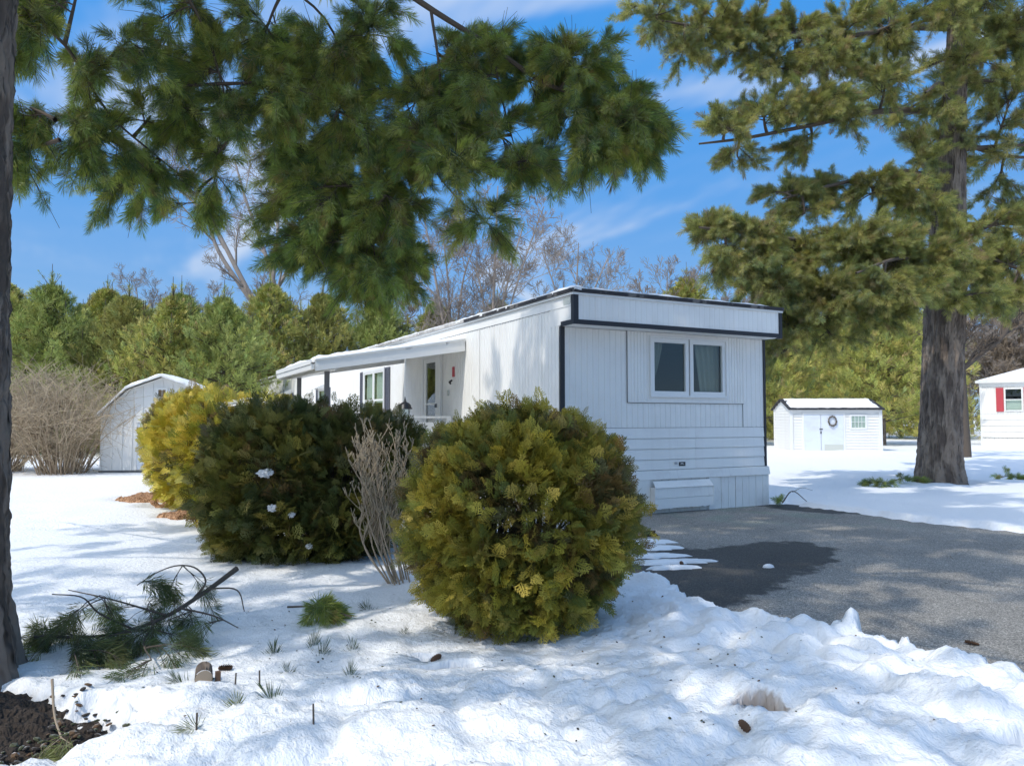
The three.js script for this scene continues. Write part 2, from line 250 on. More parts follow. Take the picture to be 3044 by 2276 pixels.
  for (let j = 0; j < N; j++) for (let i = 0; i < N; i++) {
    const x = x0 + (i + 0.5) / N * S, z = z0 + (j + 0.5) / N * S, o = (j * N + i) * 4;
    const e = 0.10 * noise2(x * 2.2, z * 2.2) + 0.05 * noise2(x * 7, z * 7) + 0.02 * noise2(x * 30, z * 30);
    const w = Math.max(inPoly(wet, x, z), inPoly(wet2, x, z)) + e, k = sstep(-0.07, 0.06, w), g = R();
    const patch = 0.5 + 0.5 * noise2(x * 0.8, z * 0.8 + 20), grit = g > 0.72 ? 0.5 + R() * 1.1 : g < 0.25 ? -0.45 : 0, moss = sstep(0.1, 0.7, noise2(x * 1.1 + 30, z * 1.1)) * sstep(-9.5, -11.5, z);
    let b = 0.19 + 0.05 * patch + 0.012 * noise2(x * 6, z * 6); b *= 1 + grit * 0.95;
    let r3 = [b * 1.08, b, b * 0.87]; r3 = mix3(r3, [b * 0.9, b * 1.03, b * 0.82], moss * 0.6); r3 = mix3(r3, r3.map(q => q * 0.24), k);
    const crack = Math.abs(noise2(x * 0.7 + 60, z * 0.7)) < 0.004 ? 0.5 : 1;
    for (let q = 0; q < 3; q++) col[o + q] = clamp(toS(clamp(r3[q] * crack)), 0, 255); col[o + 3] = 255; rgh[o] = rgh[o + 1] = rgh[o + 2] = 255 * lerp(0.95, 0.8, k); rgh[o + 3] = 255;
  }
  const mk = (d, s) => { const t = new THREE.DataTexture(d, N, N); t.magFilter = THREE.LinearFilter; t.minFilter = THREE.LinearMipmapLinearFilter; t.generateMipmaps = true; t.wrapS = t.wrapT = THREE.RepeatWrapping; if (s) t.colorSpace = THREE.SRGBColorSpace; t.needsUpdate = true; return t; };
  const gb = tex(512, 512, (u, v) => fbm(u, v, 128, 128, 2), false, 12);
  tag(mesh('driveway', a, std({ map: mk(col, true), roughnessMap: mk(rgh), roughness: 1, bumpMap: gb, bumpScale: 0.006 })), 'weathered grey asphalt driveway with a dark wet patch', null, null, 'structure');
}

// ---------------------------------------------------------------- the mobile home
// ribbed sheet: o corner, u direction along, n outward, width, bottom and top
function ribbed(mb, o, u, n, w, y0, y1, pitch, depth, prof = [[0, 0], [0.6, 0], [0.68, -1], [0.86, -1], [0.94, 0]]) {
  const pts = []; for (let k = 0; k * pitch < w; k++) for (const [a, d] of prof) { const s = (k + a) * pitch; if (s < w) pts.push([s, d * depth]); } pts.push([w, 0]);
  for (let k = 0; k < pts.length - 1; k++) {
    const [a, da] = pts[k], [b, db] = pts[k + 1], P = (s, d, y) => V(o.x + u.x * s + n.x * d, y, o.z + u.z * s + n.z * d), q = mb.count;
    const nn = V(n.x * (b - a) - u.x * (db - da), 0, n.z * (b - a) - u.z * (db - da)).normalize();
    for (const [s, d, y] of [[a, da, y0], [b, db, y0], [b, db, y1], [a, da, y1]]) mb.v(...P(s, d, y), ...nn, s + o.x * 0.37, y); mb.i.push(q, q + 1, q + 2, q, q + 2, q + 3);
  }
  return mb;
}
const UX = V(1, 0, 0), NZ = V(0, 0, 1), UZ = V(0, 0, 1), NX = V(-1, 0, 0);
function frame(mb, x0, x1, y0, y1, z0, z1, w) { return mb.box(x0, x1, y1 - w, y1, z0, z1).box(x0, x1, y0, y0 + w, z0, z1).box(x0, x0 + w, y0 + w, y1 - w, z0, z1).box(x1 - w, x1, y0 + w, y1 - w, z0, z1); }
// a thin blanket of snow on a sloping rectangle: corners a b c d (counter-clockwise from above), thickness
function blanket(a, b, c, d, nu, nv, th, seed, hole) {
  const mb = new MB(), R = rng(seed), ox = R() * 50, top = [], g = (u, v) => V().lerpVectors(V().lerpVectors(a, b, u), V().lerpVectors(d, c, u), v);
  const id = []; for (let j = 0; j <= nv; j++) for (let i = 0; i <= nu; i++) {
    const u = i / nu, v = j / nv, p = g(u, v), e = Math.min(u * a.distanceTo(b), (1 - u) * a.distanceTo(b), v * a.distanceTo(d), (1 - v) * a.distanceTo(d));
    const t = th * sstep(-0.02, 0.14, e) * (0.85 + 0.3 * noise2(p.x * 1.7 + ox, p.z * 1.7)) + 0.012 * noise2(p.x * 6, p.z * 6 + ox), cut = hole ? hole(u, v, p) : 0;
    const sx = (noise2(p.z * 2.3 + ox, p.x * 2.3) * 0.03) * (e < 0.01 ? 1 : 0); id.push(mb.v(p.x + sx, p.y + Math.max(t, 0.004) - cut * (th * 1.6 + 0.02), p.z + sx, 0, 1, 0, p.x, p.z));
  }
  for (let j = 0; j < nv; j++) for (let i = 0; i < nu; i++) { const q = j * (nu + 1) + i; mb.i.push(q, q + 1, q + nu + 2, q, q + nu + 2, q + nu + 1); }
  const rim = []; for (let i = 0; i <= nu; i++) rim.push(i); for (let j = 1; j <= nv; j++) rim.push(j * (nu + 1) + nu); for (let i = nu - 1; i >= 0; i--) rim.push(nv * (nu + 1) + i); for (let j = nv - 1; j >= 0; j--) rim.push(j * (nu + 1));
  const low = rim.map(k => mb.v(mb.p[k * 3], mb.p[k * 3 + 1] - 0.035 - 0.02 * R(), mb.p[k * 3 + 2], 0, 0, 1, 0, 0)); for (let k = 0; k < rim.length - 1; k++) mb.i.push(rim[k], low[k], low[k + 1], rim[k], low[k + 1], rim[k + 1]);
  const geo = mb.geo(); geo.computeVertexNormals(); return geo;
}
{
  const W = 4.15, L = 28.9, H = thing('mobile_home', 'long white mobile home with black trim and a wide front window', 'mobile home', [0.729, 0, -10.952], 27.3 * Math.PI / 180);
  // front wall round the window opening (x 1.66..3.22, y 1.86..2.79)
  const fw = new MB();
  ribbed(fw, V(0.06, 0, 0), UX, NZ, 1.6, 1.35, 2.868, 0.105, 0.007); ribbed(fw, V(3.22, 0, 0), UX, NZ, 0.90, 1.35, 2.868, 0.105, 0.007);
  ribbed(fw, V(1.66, 0, 0), UX, NZ, 1.56, 1.35, 1.86, 0.105, 0.007); ribbed(fw, V(1.66, 0, 0), UX, NZ, 1.56, 2.79, 2.868, 0.105, 0.007);
  fw.build('front_wall', M.siding, H);
  box('seam', 3.63, 3.638, 1.35, 1.76, -0.004, 0.006, M.grey, H);
  // window surround panel with fluted sides
  const sp = new MB(); ribbed(sp, V(1.22, 0, 0.022), UX, NZ, 0.40, 1.76, 2.868, 0.062, 0.009, [[0, 0], [0.35, 0], [0.5, -1], [0.85, -1]]); ribbed(sp, V(3.26, 0, 0.022), UX, NZ, 0.38, 1.76, 2.868, 0.062, 0.009, [[0, 0], [0.35, 0], [0.5, -1], [0.85, -1]]);
  sp.box(1.62, 3.26, 1.76, 1.86, 0.006, 0.022).box(1.62, 1.66, 1.86, 2.79, 0.006, 0.022).box(3.22, 3.26, 1.86, 2.79, 0.006, 0.022).box(1.62, 3.26, 2.79, 2.868, 0.006, 0.022).box(1.21, 1.22, 1.755, 2.868, 0, 0.024).box(3.64, 3.65, 1.755, 2.868, 0, 0.024).box(1.22, 3.64, 1.748, 1.76, 0, 0.024);
  sp.build('window_surround', M.siding, H);
  const sur = new MB(); sur.box(1.202, 1.21, 1.748, 2.868, 0, 0.012).box(1.202, 3.65, 1.738, 1.746, 0, 0.012); sur.build('caulk_line', M.grey, H);
  const win = new THREE.Group(); win.name = 'front_window'; H.add(win);
  frame(new MB(), 1.63, 3.25, 1.835, 2.815, 0.0225, 0.055, 0.028).build('frame', M.white, win);
  for (const [a, b, z] of [[1.658, 2.43, 0.03], [2.455, 3.222, 0.036]]) { frame(new MB(), a, b, 1.863, 2.785, -0.02, z, 0.068).build('sash', M.white, win); box('pane', a + 0.068, b - 0.068, 1.931, 2.717, -0.004, 0.0, M.glass, win); frame(new MB(), a + 0.069, b - 0.069, 1.932, 2.716, -0.0175, -0.006, 0.008).build('gasket', M.grey, win); }
  // curtains tied back in the room behind
  for (const [xa, xb, side] of [[1.69, 2.10, 1], [2.50, 3.2, -1]]) {
    const cu = new MB(), n = 26, m = 14;
    for (let j = 0; j <= m; j++) for (let i = 0; i <= n; i++) { const t = j / m, wd = side > 0 ? lerp(0.30, 0.06, Math.pow(t, 1.5)) : lerp(0.55, 0.42, t), s = i / n, x = side > 0 ? xa + s * wd : xb - s * wd, y = lerp(2.78, side > 0 ? 1.98 : 1.86, t); cu.v(x, y, -0.10 + 0.018 * Math.sin(s * 28), 0, 0, 1, s, t); }
    for (let j = 0; j < m; j++) for (let i = 0; i < n; i++) { const q = j * (n + 1) + i; cu.i.push(q, q + 1, q + n + 2, q, q + n + 2, q + n + 1); }
    const g = cu.geo(); g.computeVertexNormals(); mesh('curtain', g, M.curtain, win);
  }
  const room = new MB(); room.box(0.3, 3.9, 0.9, 2.86, -3.0, -2.95).box(0.3, 0.35, 0.9, 2.86, -2.95, -0.03).box(3.85, 3.9, 0.9, 2.86, -2.95, -0.03).box(0.35, 3.85, 0.9, 0.95, -2.95, -0.03).box(0.35, 3.85, 2.83, 2.86, -2.95, -0.03); room.build('room', M.room, H);
  const so = new MB(); so.box(0.7, 1.6, 0.95, 1.75, -2.5, -1.6).box(2.0, 3.4, 0.95, 1.55, -2.6, -1.8); so.build('furniture', M.wood, H);
  // lapped boards below the sheet
  const rows = [1.35, 1.18, 1.013, 0.843, 0.68];
  for (let k = 0; k < 4; k++) for (const [a, b] of [[0.06, 2.568], [2.572, 4.11]]) {
    const y1 = rows[k] - 0.006, y0 = rows[k + 1], mb = new MB(); mb.quad(V(a, y0, 0.016), V(b, y0, 0.016), V(b, y1, 0.004), V(a, y1, 0.004)).quad(V(b, y0, 0.016), V(a, y0, 0.016), V(a, y0, -0.004), V(b, y0, -0.004)).quad(V(b, y0, 0.016), V(b, y0, -0.004), V(b, y1, -0.004), V(b, y1, 0.004)).quad(V(a, y0, -0.004), V(a, y0, 0.016), V(a, y1, 0.004), V(a, y1, -0.004)); mb.build('siding_board', M.siding, H);
  }
  box('backing', 0.02, 4.13, 0.5, 1.345, -0.06, -0.02, M.siding, H);
  for (const [a, b] of [[-0.03, 3.72], [3.724, 4.2]]) { const mb = new MB(); mb.quad(V(a, 0.53, 0.055), V(b, 0.53, 0.055), V(b, 0.66, 0.03), V(a, 0.66, 0.03)).quad(V(a, 0.66, 0.03), V(b, 0.66, 0.03), V(b, 0.672, 0.0), V(a, 0.672, 0.0)).quad(V(b, 0.53, 0.055), V(a, 0.53, 0.055), V(a, 0.53, 0), V(b, 0.53, 0)).quad(V(b, 0.53, 0.055), V(b, 0.53, -0.02), V(b, 0.672, -0.02), V(b, 0.66, 0.03)); mb.build('skirt_rail', M.skirt, H); }
  // skirting panels
  { const R = rng(4); let x = -0.02; while (x < 4.15) { const w = 0.142 + R() * 0.012, y0 = -0.01 + R() * 0.03 - 0.012 * x, zz = 0.024 + R() * 0.007; box('skirt_panel', x, Math.min(x + w, 4.19), Math.max(y0, -0.06), 0.53, -0.01, zz, M.skirt, H); x += w + 0.008; } }
  box('skirt_backing', 0.0, 4.15, -0.08, 0.528, -0.09, -0.06, M.skirt, H);
  // long-side skirting and right side
  { const sk = new MB(); ribbed(sk, V(-0.02, 0, -L), UZ, NX, L, -0.1, 0.55, 0.15, 0.01); sk.build('side_skirting', M.skirt, H); box('skirt_rail', -0.05, -0.02, 0.54, 0.66, -L, -0.02, M.skirt, H); }
  // meter box that juts from the skirting, rotten along its lower edge
  { const b = new THREE.Group(); b.name = 'skirt_box'; H.add(b); const R = rng(8), mb = new MB(), n = 40, z1 = 0.165;
    const low = []; for (let k = 0; k <= n; k++) low.push(0.085 + 0.012 * noise2(k * 0.35, 3) + (k > 4 && k < 20 ? 0.018 * Math.max(0, noise2(k * 0.8, 9)) : 0) - 0.012 * (1 - k / n));
    for (let k = 0; k < n; k++) { const xa = lerp(1.62, 2.80, k / n), xb = lerp(1.62, 2.80, (k + 1) / n); mb.quad(V(xa, low[k], z1), V(xb, low[k + 1], z1), V(xb, 0.24, z1 - 0.004), V(xa, 0.24, z1 - 0.004)); mb.quad(V(xb, low[k + 1], z1 - 0.02), V(xa, low[k], z1 - 0.02), V(xa, low[k], z1), V(xb, low[k + 1], z1)); }
    mb.build('board', M.skirt, b);
    new MB().quad(V(1.62, 0.244, z1), V(2.80, 0.244, z1), V(2.80, 0.40, z1 - 0.012), V(1.62, 0.40, z1 - 0.012)).build('board', M.skirt, b);
    new MB().quad(V(1.615, 0.404, z1 + 0.002), V(2.805, 0.404, z1 + 0.002), V(2.79, 0.505, 0.085), V(1.63, 0.505, 0.085)).build('board', M.skirt, b);
    box('end_panel', 1.605, 1.618, 0.095, 0.41, 0.03, z1, M.skirt, b); box('end_panel', 2.80, 2.812, 0.10, 0.41, 0.03, z1, M.skirt, b);
    box('corner_post', 2.812, 3.0, 0.0, 0.528, 0.031, 0.045, M.skirt, H); box('corner_post', 1.36, 1.6, 0.0, 0.528, 0.031, 0.05, M.skirt, H);
 }
  box('sticker', 2.11, 2.19, 0.742, 0.806, 0.012, 0.0185, M.white, H); box('sticker', 2.215, 2.345, 0.728, 0.792, 0.012, 0.019, M.black, H);
  new MB().box(2.24, 2.32, 0.756, 0.762, 0.019, 0.0195).box(2.25, 2.30, 0.77, 0.776, 0.019, 0.0195).build('sticker_print', M.white, H);
  { const pr = new MB(); for (let k = 0; k < 3; k++) pr.box(2.122 + k * 0.021, 2.134 + k * 0.021, 0.755, 0.795, 0.0185, 0.019); pr.build('sticker_print', M.shutter, H); }
  // black trim
  box('corner_trim', -0.012, 0.06, 0.66, 2.868, -0.03, 0.018, M.black, H); box('corner_trim', 4.118, 4.165, 0.672, 2.868, -0.06, 0.018, M.black, H);
  // overhang above the window
  const oh = new THREE.Group(); oh.name = 'overhang'; H.add(oh);
  ribbed(new MB(), V(0.07, 0, 0.37), UX, NZ, 4.05, 2.935, 3.30, 0.105, 0.004).build('fascia_sheet', M.siding, oh);
  box('soffit', 0.0, 4.17, 2.872, 2.885, 0.002, 0.362, M.white, oh);
  box('fascia_trim', 0.0, 4.17, 2.868, 2.937, 0.3625, 0.384, M.black, oh); box('fascia_trim', -0.014, 0.004, 2.868, 2.937, 0.02, 0.384, M.black, oh); box('fascia_trim', -0.014, 0.072, 2.937, 3.30, 0.31, 0.386, M.black, oh); box('fascia_trim', 4.12, 4.19, 2.86, 3.30, 0.31, 0.386, M.black, oh); box('fascia_trim', 4.171, 4.19, 2.868, 2.937, 0.0, 0.31, M.black, oh);
  new MB().box(-0.002, 4.165, 2.89, 3.29, -0.3, 0.355).build('overhang_core', M.siding, oh);
  // long side walls, end wall
  const sw = new MB(), open = [[-22.0, -21.0, 1.45, 2.45], [-15.85, -14.85, 1.45, 2.45], [-10.35, -8.6, 1.35, 2.72], [-5.72, -4.86, 0.74, 2.78]]; { let z = -L; for (const [a, b, y0, y1] of [...open, [-0.03, -0.03, 0, 0]]) { ribbed(sw, V(0, 0, z), UZ, NX, a - z, 0.66, 3.14, 0.105, 0.008); if (b > a) { ribbed(sw, V(0, 0, a), UZ, NX, b - a, y1, 3.14, 0.105, 0.008); ribbed(sw, V(0, 0, a), UZ, NX, b - a, 0.66, y0, 0.105, 0.008); } z = b; } }
  box('floor', 0.02, 4.12, 0.6, 0.66, -L, -3.02, M.wood, H); box('inner_wall', 0.35, 4.1, 0.66, 3.3, -3.06, -3.01, M.room, H); box('inner_wall', 1.9, 1.95, 0.66, 3.3, -L, -3.06, M.room, H); box('ceiling', 0.02, 4.12, 3.2, 3.24, -L, -3.02, M.room, H); ribbed(sw, V(0, 0, -0.03), UZ, NX, 0.34, 2.937, 3.14, 0.105, 0.008); sw.build('side_wall', M.siding, H);
  for (const z of [-0.58, -2.9, -5.9, -7.2, -11.6, -13.6, -17.5, -19.4, -23.5]) box('side_seam', -0.007, 0.004, 0.7, 3.14, z - 0.012, z + 0.012, M.siding, H);
  new MB().quad(V(-0.012, 3.145, -L), V(-0.012, 3.145, 0.31), V(-0.002, 3.30, 0.31), V(-0.002, 3.30, -L)).quad(V(-0.012, 3.145, 0.31), V(-0.012, 3.145, -L), V(0.0, 3.145, -L), V(0, 3.145, 0.31)).build('eave_band', M.siding, H);
  box('vent_grille', -0.015, -0.006, 3.17, 3.275, 0.1, 0.3, M.blind, H);
  box('side_wall', 4.13, 4.15, -0.05, 3.3, -L, -0.06, M.siding, H); box('end_wall', 0, 4.15, -0.05, 3.3, -L - 0.02, -L - 0.001, M.siding, H);
  // roof
  const rf = new THREE.Group(); rf.name = 'roof'; H.add(rf);
  box('roof_deck', -0.02, 4.18, 3.331, 3.39, -L - 0.05, 0.37, M.drip, rf);
  box('drip_rail', -0.035, 4.2, 3.298, 3.33, 0.372, 0.395, M.white, rf); box('drip_rail', -0.04, -0.021, 3.298, 3.33, -L, 0.372, M.white, rf);
  box('drip_edge', -0.045, 4.215, 3.332, 3.388, 0.371, 0.412, M.drip, rf); box('drip_edge', -0.06, -0.021, 3.332, 3.388, -L, -3.5, M.drip2, rf); box('drip_edge', -0.06, -0.021, 3.332, 3.388, -3.498, 0.3705, M.drip, rf);
  mesh('snow_cover', blanket(V(-0.045, 3.402, 0.40), V(4.15, 3.402, 0.30), V(4.15, 3.402, -L), V(-0.045, 3.402, -L), 40, 170, 0.06, 3), M.snowTop, rf);
  // side windows with shutters
  const sideWindow = (z0, z1, y0, y1, dbl, sw2, hood) => {
    const g = new THREE.Group(); g.name = 'side_window'; H.add(g);
    const parts = dbl ? [[z0, (z0 + z1) / 2 - 0.03], [(z0 + z1) / 2 + 0.03, z1]] : [[z0, z1]];
    const T = (mb) => mb; const fr = new MB();
    const fb = (a, b, c, d, p, q) => fr.box(p, q, c, d, a, b);
    fb(z0 - 0.07, z1 + 0.07, y1, y1 + 0.07, -0.055, -0.002); fb(z0 - 0.09, z1 + 0.09, y0 - 0.07, y0, -0.075, -0.002); fb(z0 - 0.07, z0, y0, y1, -0.055, -0.002); fb(z1, z1 + 0.07, y0, y1, -0.055, -0.002); if (dbl) fb((z0 + z1) / 2 - 0.03, (z0 + z1) / 2 + 0.03, y0, y1, -0.055, -0.002);
    fr.build('frame', M.white, g);
    for (const [a, b] of parts) {
      const ym = lerp(y0, y1, 0.45); for (const [p, q, xx] of [[y0, ym + 0.02, -0.02], [ym - 0.02, y1, -0.032]]) { const s = new MB(); s.box(xx - 0.012, xx, p, p + 0.045, a, b).box(xx - 0.012, xx, q - 0.045, q, a, b).box(xx - 0.012, xx, p + 0.045, q - 0.045, a, a + 0.045).box(xx - 0.012, xx, p + 0.045, q - 0.045, b - 0.045, b); s.build('sash', M.white, g); box('pane', xx - 0.007, xx - 0.004, p + 0.046, q - 0.046, a + 0.046, b - 0.046, M.glass, g); }
      box('blind', 0.03, 0.033, lerp(y0, y1, 0.40), y1 - 0.01, a + 0.01, b - 0.01, M.blind, g);
    }
    for (const s of [z0 - 0.08 - sw2, z1 + 0.08]) { const sh = new THREE.Group(); sh.name = 'shutter'; g.add(sh); const f2 = new MB(); f2.box(-0.035, -0.003, y0 - 0.05, y1 + 0.05, s, s + 0.035).box(-0.035, -0.003, y0 - 0.05, y1 + 0.05, s + sw2 - 0.035, s + sw2).box(-0.035, -0.003, y1 + 0.01, y1 + 0.05, s + 0.035, s + sw2 - 0.035).box(-0.035, -0.003, y0 - 0.05, y0 - 0.01, s + 0.035, s + sw2 - 0.035); f2.build('rail', M.shutter, sh);
      const nS = Math.round((y1 - y0) / 0.05), sl = new MB(); for (let k = 0; k < nS; k++) { const y = y0 + k * (y1 - y0) / nS; sl.quad(V(-0.032, y, s + 0.035), V(-0.032, y, s + sw2 - 0.035), V(-0.010, y + 0.05, s + sw2 - 0.035), V(-0.010, y + 0.05, s + 0.035)); } sl.userDataKind = 1; const slm = sl.build('louvre', M.shutter, sh); slm.userData.kind = 'stuff'; }
    if (hood) { const hd = new MB(); const a = z0 - 0.12, b = z1 + 0.12, t = y1 + 0.22; hd.quad(V(-0.42, y1 + 0.02, a), V(-0.42, y1 + 0.02, b), V(-0.005, t, b), V(-0.005, t, a)).quad(V(-0.42, y1 - 0.02, b), V(-0.42, y1 - 0.02, a), V(-0.42, y1 + 0.02, a), V(-0.42, y1 + 0.02, b)).tri(V(-0.42, y1 + 0.02, a), V(-0.005, t, a), V(-0.005, y1 + 0.02, a)).tri(V(-0.42, y1 + 0.02, b), V(-0.005, y1 + 0.02, b), V(-0.005, t, b)); hd.build('hood', M.white, g); }
  };
  sideWindow(-10.35, -8.6, 1.35, 2.72, true, 0.36, false); sideWindow(-15.85, -14.85, 1.45, 2.45, false, 0.42, true); sideWindow(-22.0, -21.0, 1.45, 2.45, false, 0.48, true);
  // door
  { const g = new THREE.Group(); g.name = 'door'; H.add(g);
    new MB().box(-0.05, -0.004, 0.72, 2.86, -5.82, -5.72).box(-0.05, -0.004, 0.72, 2.86, -4.86, -4.72).box(-0.05, -0.004, 2.78, 2.86, -5.72, -4.86).build('frame', M.white, g);
    new MB().box(-0.04, -0.012, 0.74, 1.0, -5.715, -4.865).box(-0.04, -0.012, 2.68, 2.775, -5.715, -4.865).box(-0.04, -0.012, 1.0, 2.68, -5.715, -5.56).box(-0.04, -0.012, 1.0, 2.68, -5.02, -4.865).box(-0.038, -0.012, 1.78, 1.82, -5.56, -5.02).build('leaf', M.white, g);
    box('pane', -0.022, -0.018, 1.0, 2.68, -5.56, -5.02, M.glass, g); box('handle', -0.075, -0.04, 1.72, 1.80, -4.96, -4.93, M.grey, g); }
  box('number_plaque', -0.02, -0.004, 2.32, 2.52, -4.16, -4.06, M.red, H);
  { const mb = new MB(); mb.tube([V(-0.03, 2.25, -4.15), V(-0.10, 2.21, -4.1), V(-0.10, 2.18, -4.04)], [0.02, 0.02], 6, true); mb.build('hook', M.black, H); }
  box('wall_socket', -0.03, -0.004, 1.95, 2.06, -4.40, -4.34, M.blind, H);
  // porch and steps by the door
  { const p = thing('porch', 'small white porch with a bent handrail under the patio cover', 'porch', [0, 0, 0]); p.position.copy(H.position); p.rotation.copy(H.rotation);
    box('deck', -1.25, -0.06, 0.58, 0.66, -6.1, -4.1, M.white, p); for (const [x, z] of [[-1.2, -6.05], [-1.2, -4.15], [-0.1, -4.15]]) box('post', x - 0.045, x + 0.045, 0.0, 1.5, z - 0.045, z + 0.045, M.white, p);
    box('top_rail', -1.25, -0.06, 1.5, 1.54, -4.2, -4.1, M.white, p); box('rail_panel', -1.15, -0.15, 0.75, 1.42, -4.165, -4.14, M.white, p); box('top_rail', -1.25, -1.15, 1.5, 1.54, -6.1, -5.6, M.white, p);
    for (let k = 0; k < 3; k++) box('step', -1.25 - 0.28 * (k + 1), -1.25 - 0.28 * k, 0.44 - 0.15 * k, 0.5 - 0.15 * k, -5.6, -4.4, M.white, p);
    box('stringer', -2.1, -1.25, 0.02, 0.14, -4.4, -4.36, M.white, p);
    for (const z of [-4.3, -5.7]) { const mb = new MB(); mb.tube([V(-1.3, 0.6, z), V(-1.3, 1.35, z), V(-1.33, 1.52, z), V(-1.42, 1.6, z), V(-1.6, 1.56, z), V(-2.15, 1.05, z), V(-2.15, 0, z)].slice(0), [0.022, 0.022], 8); mb.build('handrail', M.white, p); } }
  // patio cover
  { const p = thing('patio_cover', 'white sloping patio roof on grey posts against the side of the mobile home', 'patio cover', [0, 0, 0]); p.position.copy(H.position); p.rotation.copy(H.rotation);
    const za = -7.0, zb = -3.54, xo = -2.86, yi = 2.96, yo = 2.47;
    for (const [z, n] of [[zb, 1], [za, -1]]) { const F = (d0, d1, t0, t1, nm) => { const mb = new MB(), s = z + n * t1, s0 = z + n * t0; mb.quad(V(xo, yo + d0, s), V(-0.02, yi + d0 * 1.15, s), V(-0.02, yi + d1 * 1.15, s), V(xo, yo + d1, s)).quad(V(-0.02, yi + d0 * 1.15, s0), V(xo, yo + d0, s0), V(xo, yo + d0, s), V(-0.02, yi + d0 * 1.15, s)).quad(V(xo, yo + d1, s), V(-0.02, yi + d1 * 1.15, s), V(-0.02, yi + d1 * 1.15, s0), V(xo, yo + d1, s0)); mb.build(nm, M.white, p); };
      F(-0.15, -0.065, 0, 0.03, 'end_fascia'); F(-0.065, 0.035, 0, 0.018, 'end_fascia'); F(0.035, 0.06, 0, 0.04, 'end_cap'); }
    const nP = 11; for (let k = 0; k < nP; k++) { const a = lerp(za, zb, k / nP) + 0.006, b = lerp(za, zb, (k + 1) / nP) - 0.006; const mb = new MB(); mb.quad(V(xo, yo - 0.02, b), V(-0.01, yi - 0.02, b), V(-0.01, yi - 0.02, a), V(xo, yo - 0.02, a)).quad(V(xo, yo + 0.03, a), V(-0.01, yi + 0.03, a), V(-0.01, yi + 0.03, b), V(xo, yo + 0.03, b)).quad(V(xo, yo - 0.02, a), V(-0.01, yi - 0.02, a), V(-0.01, yi + 0.03, a), V(xo, yo + 0.03, a)).quad(V(-0.01, yi - 0.02, b), V(xo, yo - 0.02, b), V(xo, yo + 0.03, b), V(-0.01, yi + 0.03, b)); mb.build('roof_pan', M.white, p); }
    new MB().box(xo - 0.06, xo, yo - 0.12, yo - 0.03, za, zb).box(xo - 0.075, xo - 0.06, yo - 0.03, yo + 0.05, za, zb).build('gutter', M.white, p);
    box('beam', xo + 0.24, xo + 0.4, yo - 0.12, yo + 0.0, za + 0.05, zb - 0.05, M.white, p);
    for (const z of [-4.0, -6.5]) box('post', -2.58, -2.50, 0, yo - 0.12, z - 0.04, z + 0.04, M.grey, p);
    mesh('snow_cover', blanket(V(xo - 0.04, yo + 0.036, zb + 0.0), V(-0.03, yi + 0.036, zb + 0.0), V(-0.03, yi + 0.036, za - 0.02), V(xo - 0.04, yo + 0.036, za - 0.02), 36, 44, 0.085, 9), M.snowTop, p); }
}
// ---------------------------------------------------------------- lantern on its post
{ const g = thing('lamp_post', 'black lantern on a post behind the dark hedge', 'lamp post', [-1.95, 0, -13.4]);
  new MB().tube([V(0, 0, 0), V(0, 1.45, 0)], [0.035, 0.035], 10).build('post', M.lantern, g);
  const lt = (pts, seg) => new THREE.LatheGeometry(pts.map(q => new THREE.Vector2(...q)), seg); mesh('roof', lt([[0.135, 1.665], [0.14, 1.675], [0.115, 1.70], [0.105, 1.74], [0.075, 1.775], [0.03, 1.795], [0.02, 1.82], [0.012, 1.85], [0.004, 1.89], [0, 1.895]], 12), M.lantern, g);
  mesh('base', lt([[0, 1.43], [0.05, 1.43], [0.075, 1.46], [0.08, 1.48], [0, 1.48]], 12), M.lantern, g);
  for (let k = 0; k < 4; k++) { const a = k * Math.PI / 2 + 0.5; new MB().tube([V(0.075 * Math.cos(a), 1.47, 0.075 * Math.sin(a)), V(0.115 * Math.cos(a), 1.67, 0.115 * Math.sin(a))], [0.007, 0.007], 5).build('strut', M.lantern, g); }
  mesh('glass', new THREE.CylinderGeometry(0.09, 0.06, 0.19, 12, 1, true).translate(0, 1.575, 0), M.glass, g); }

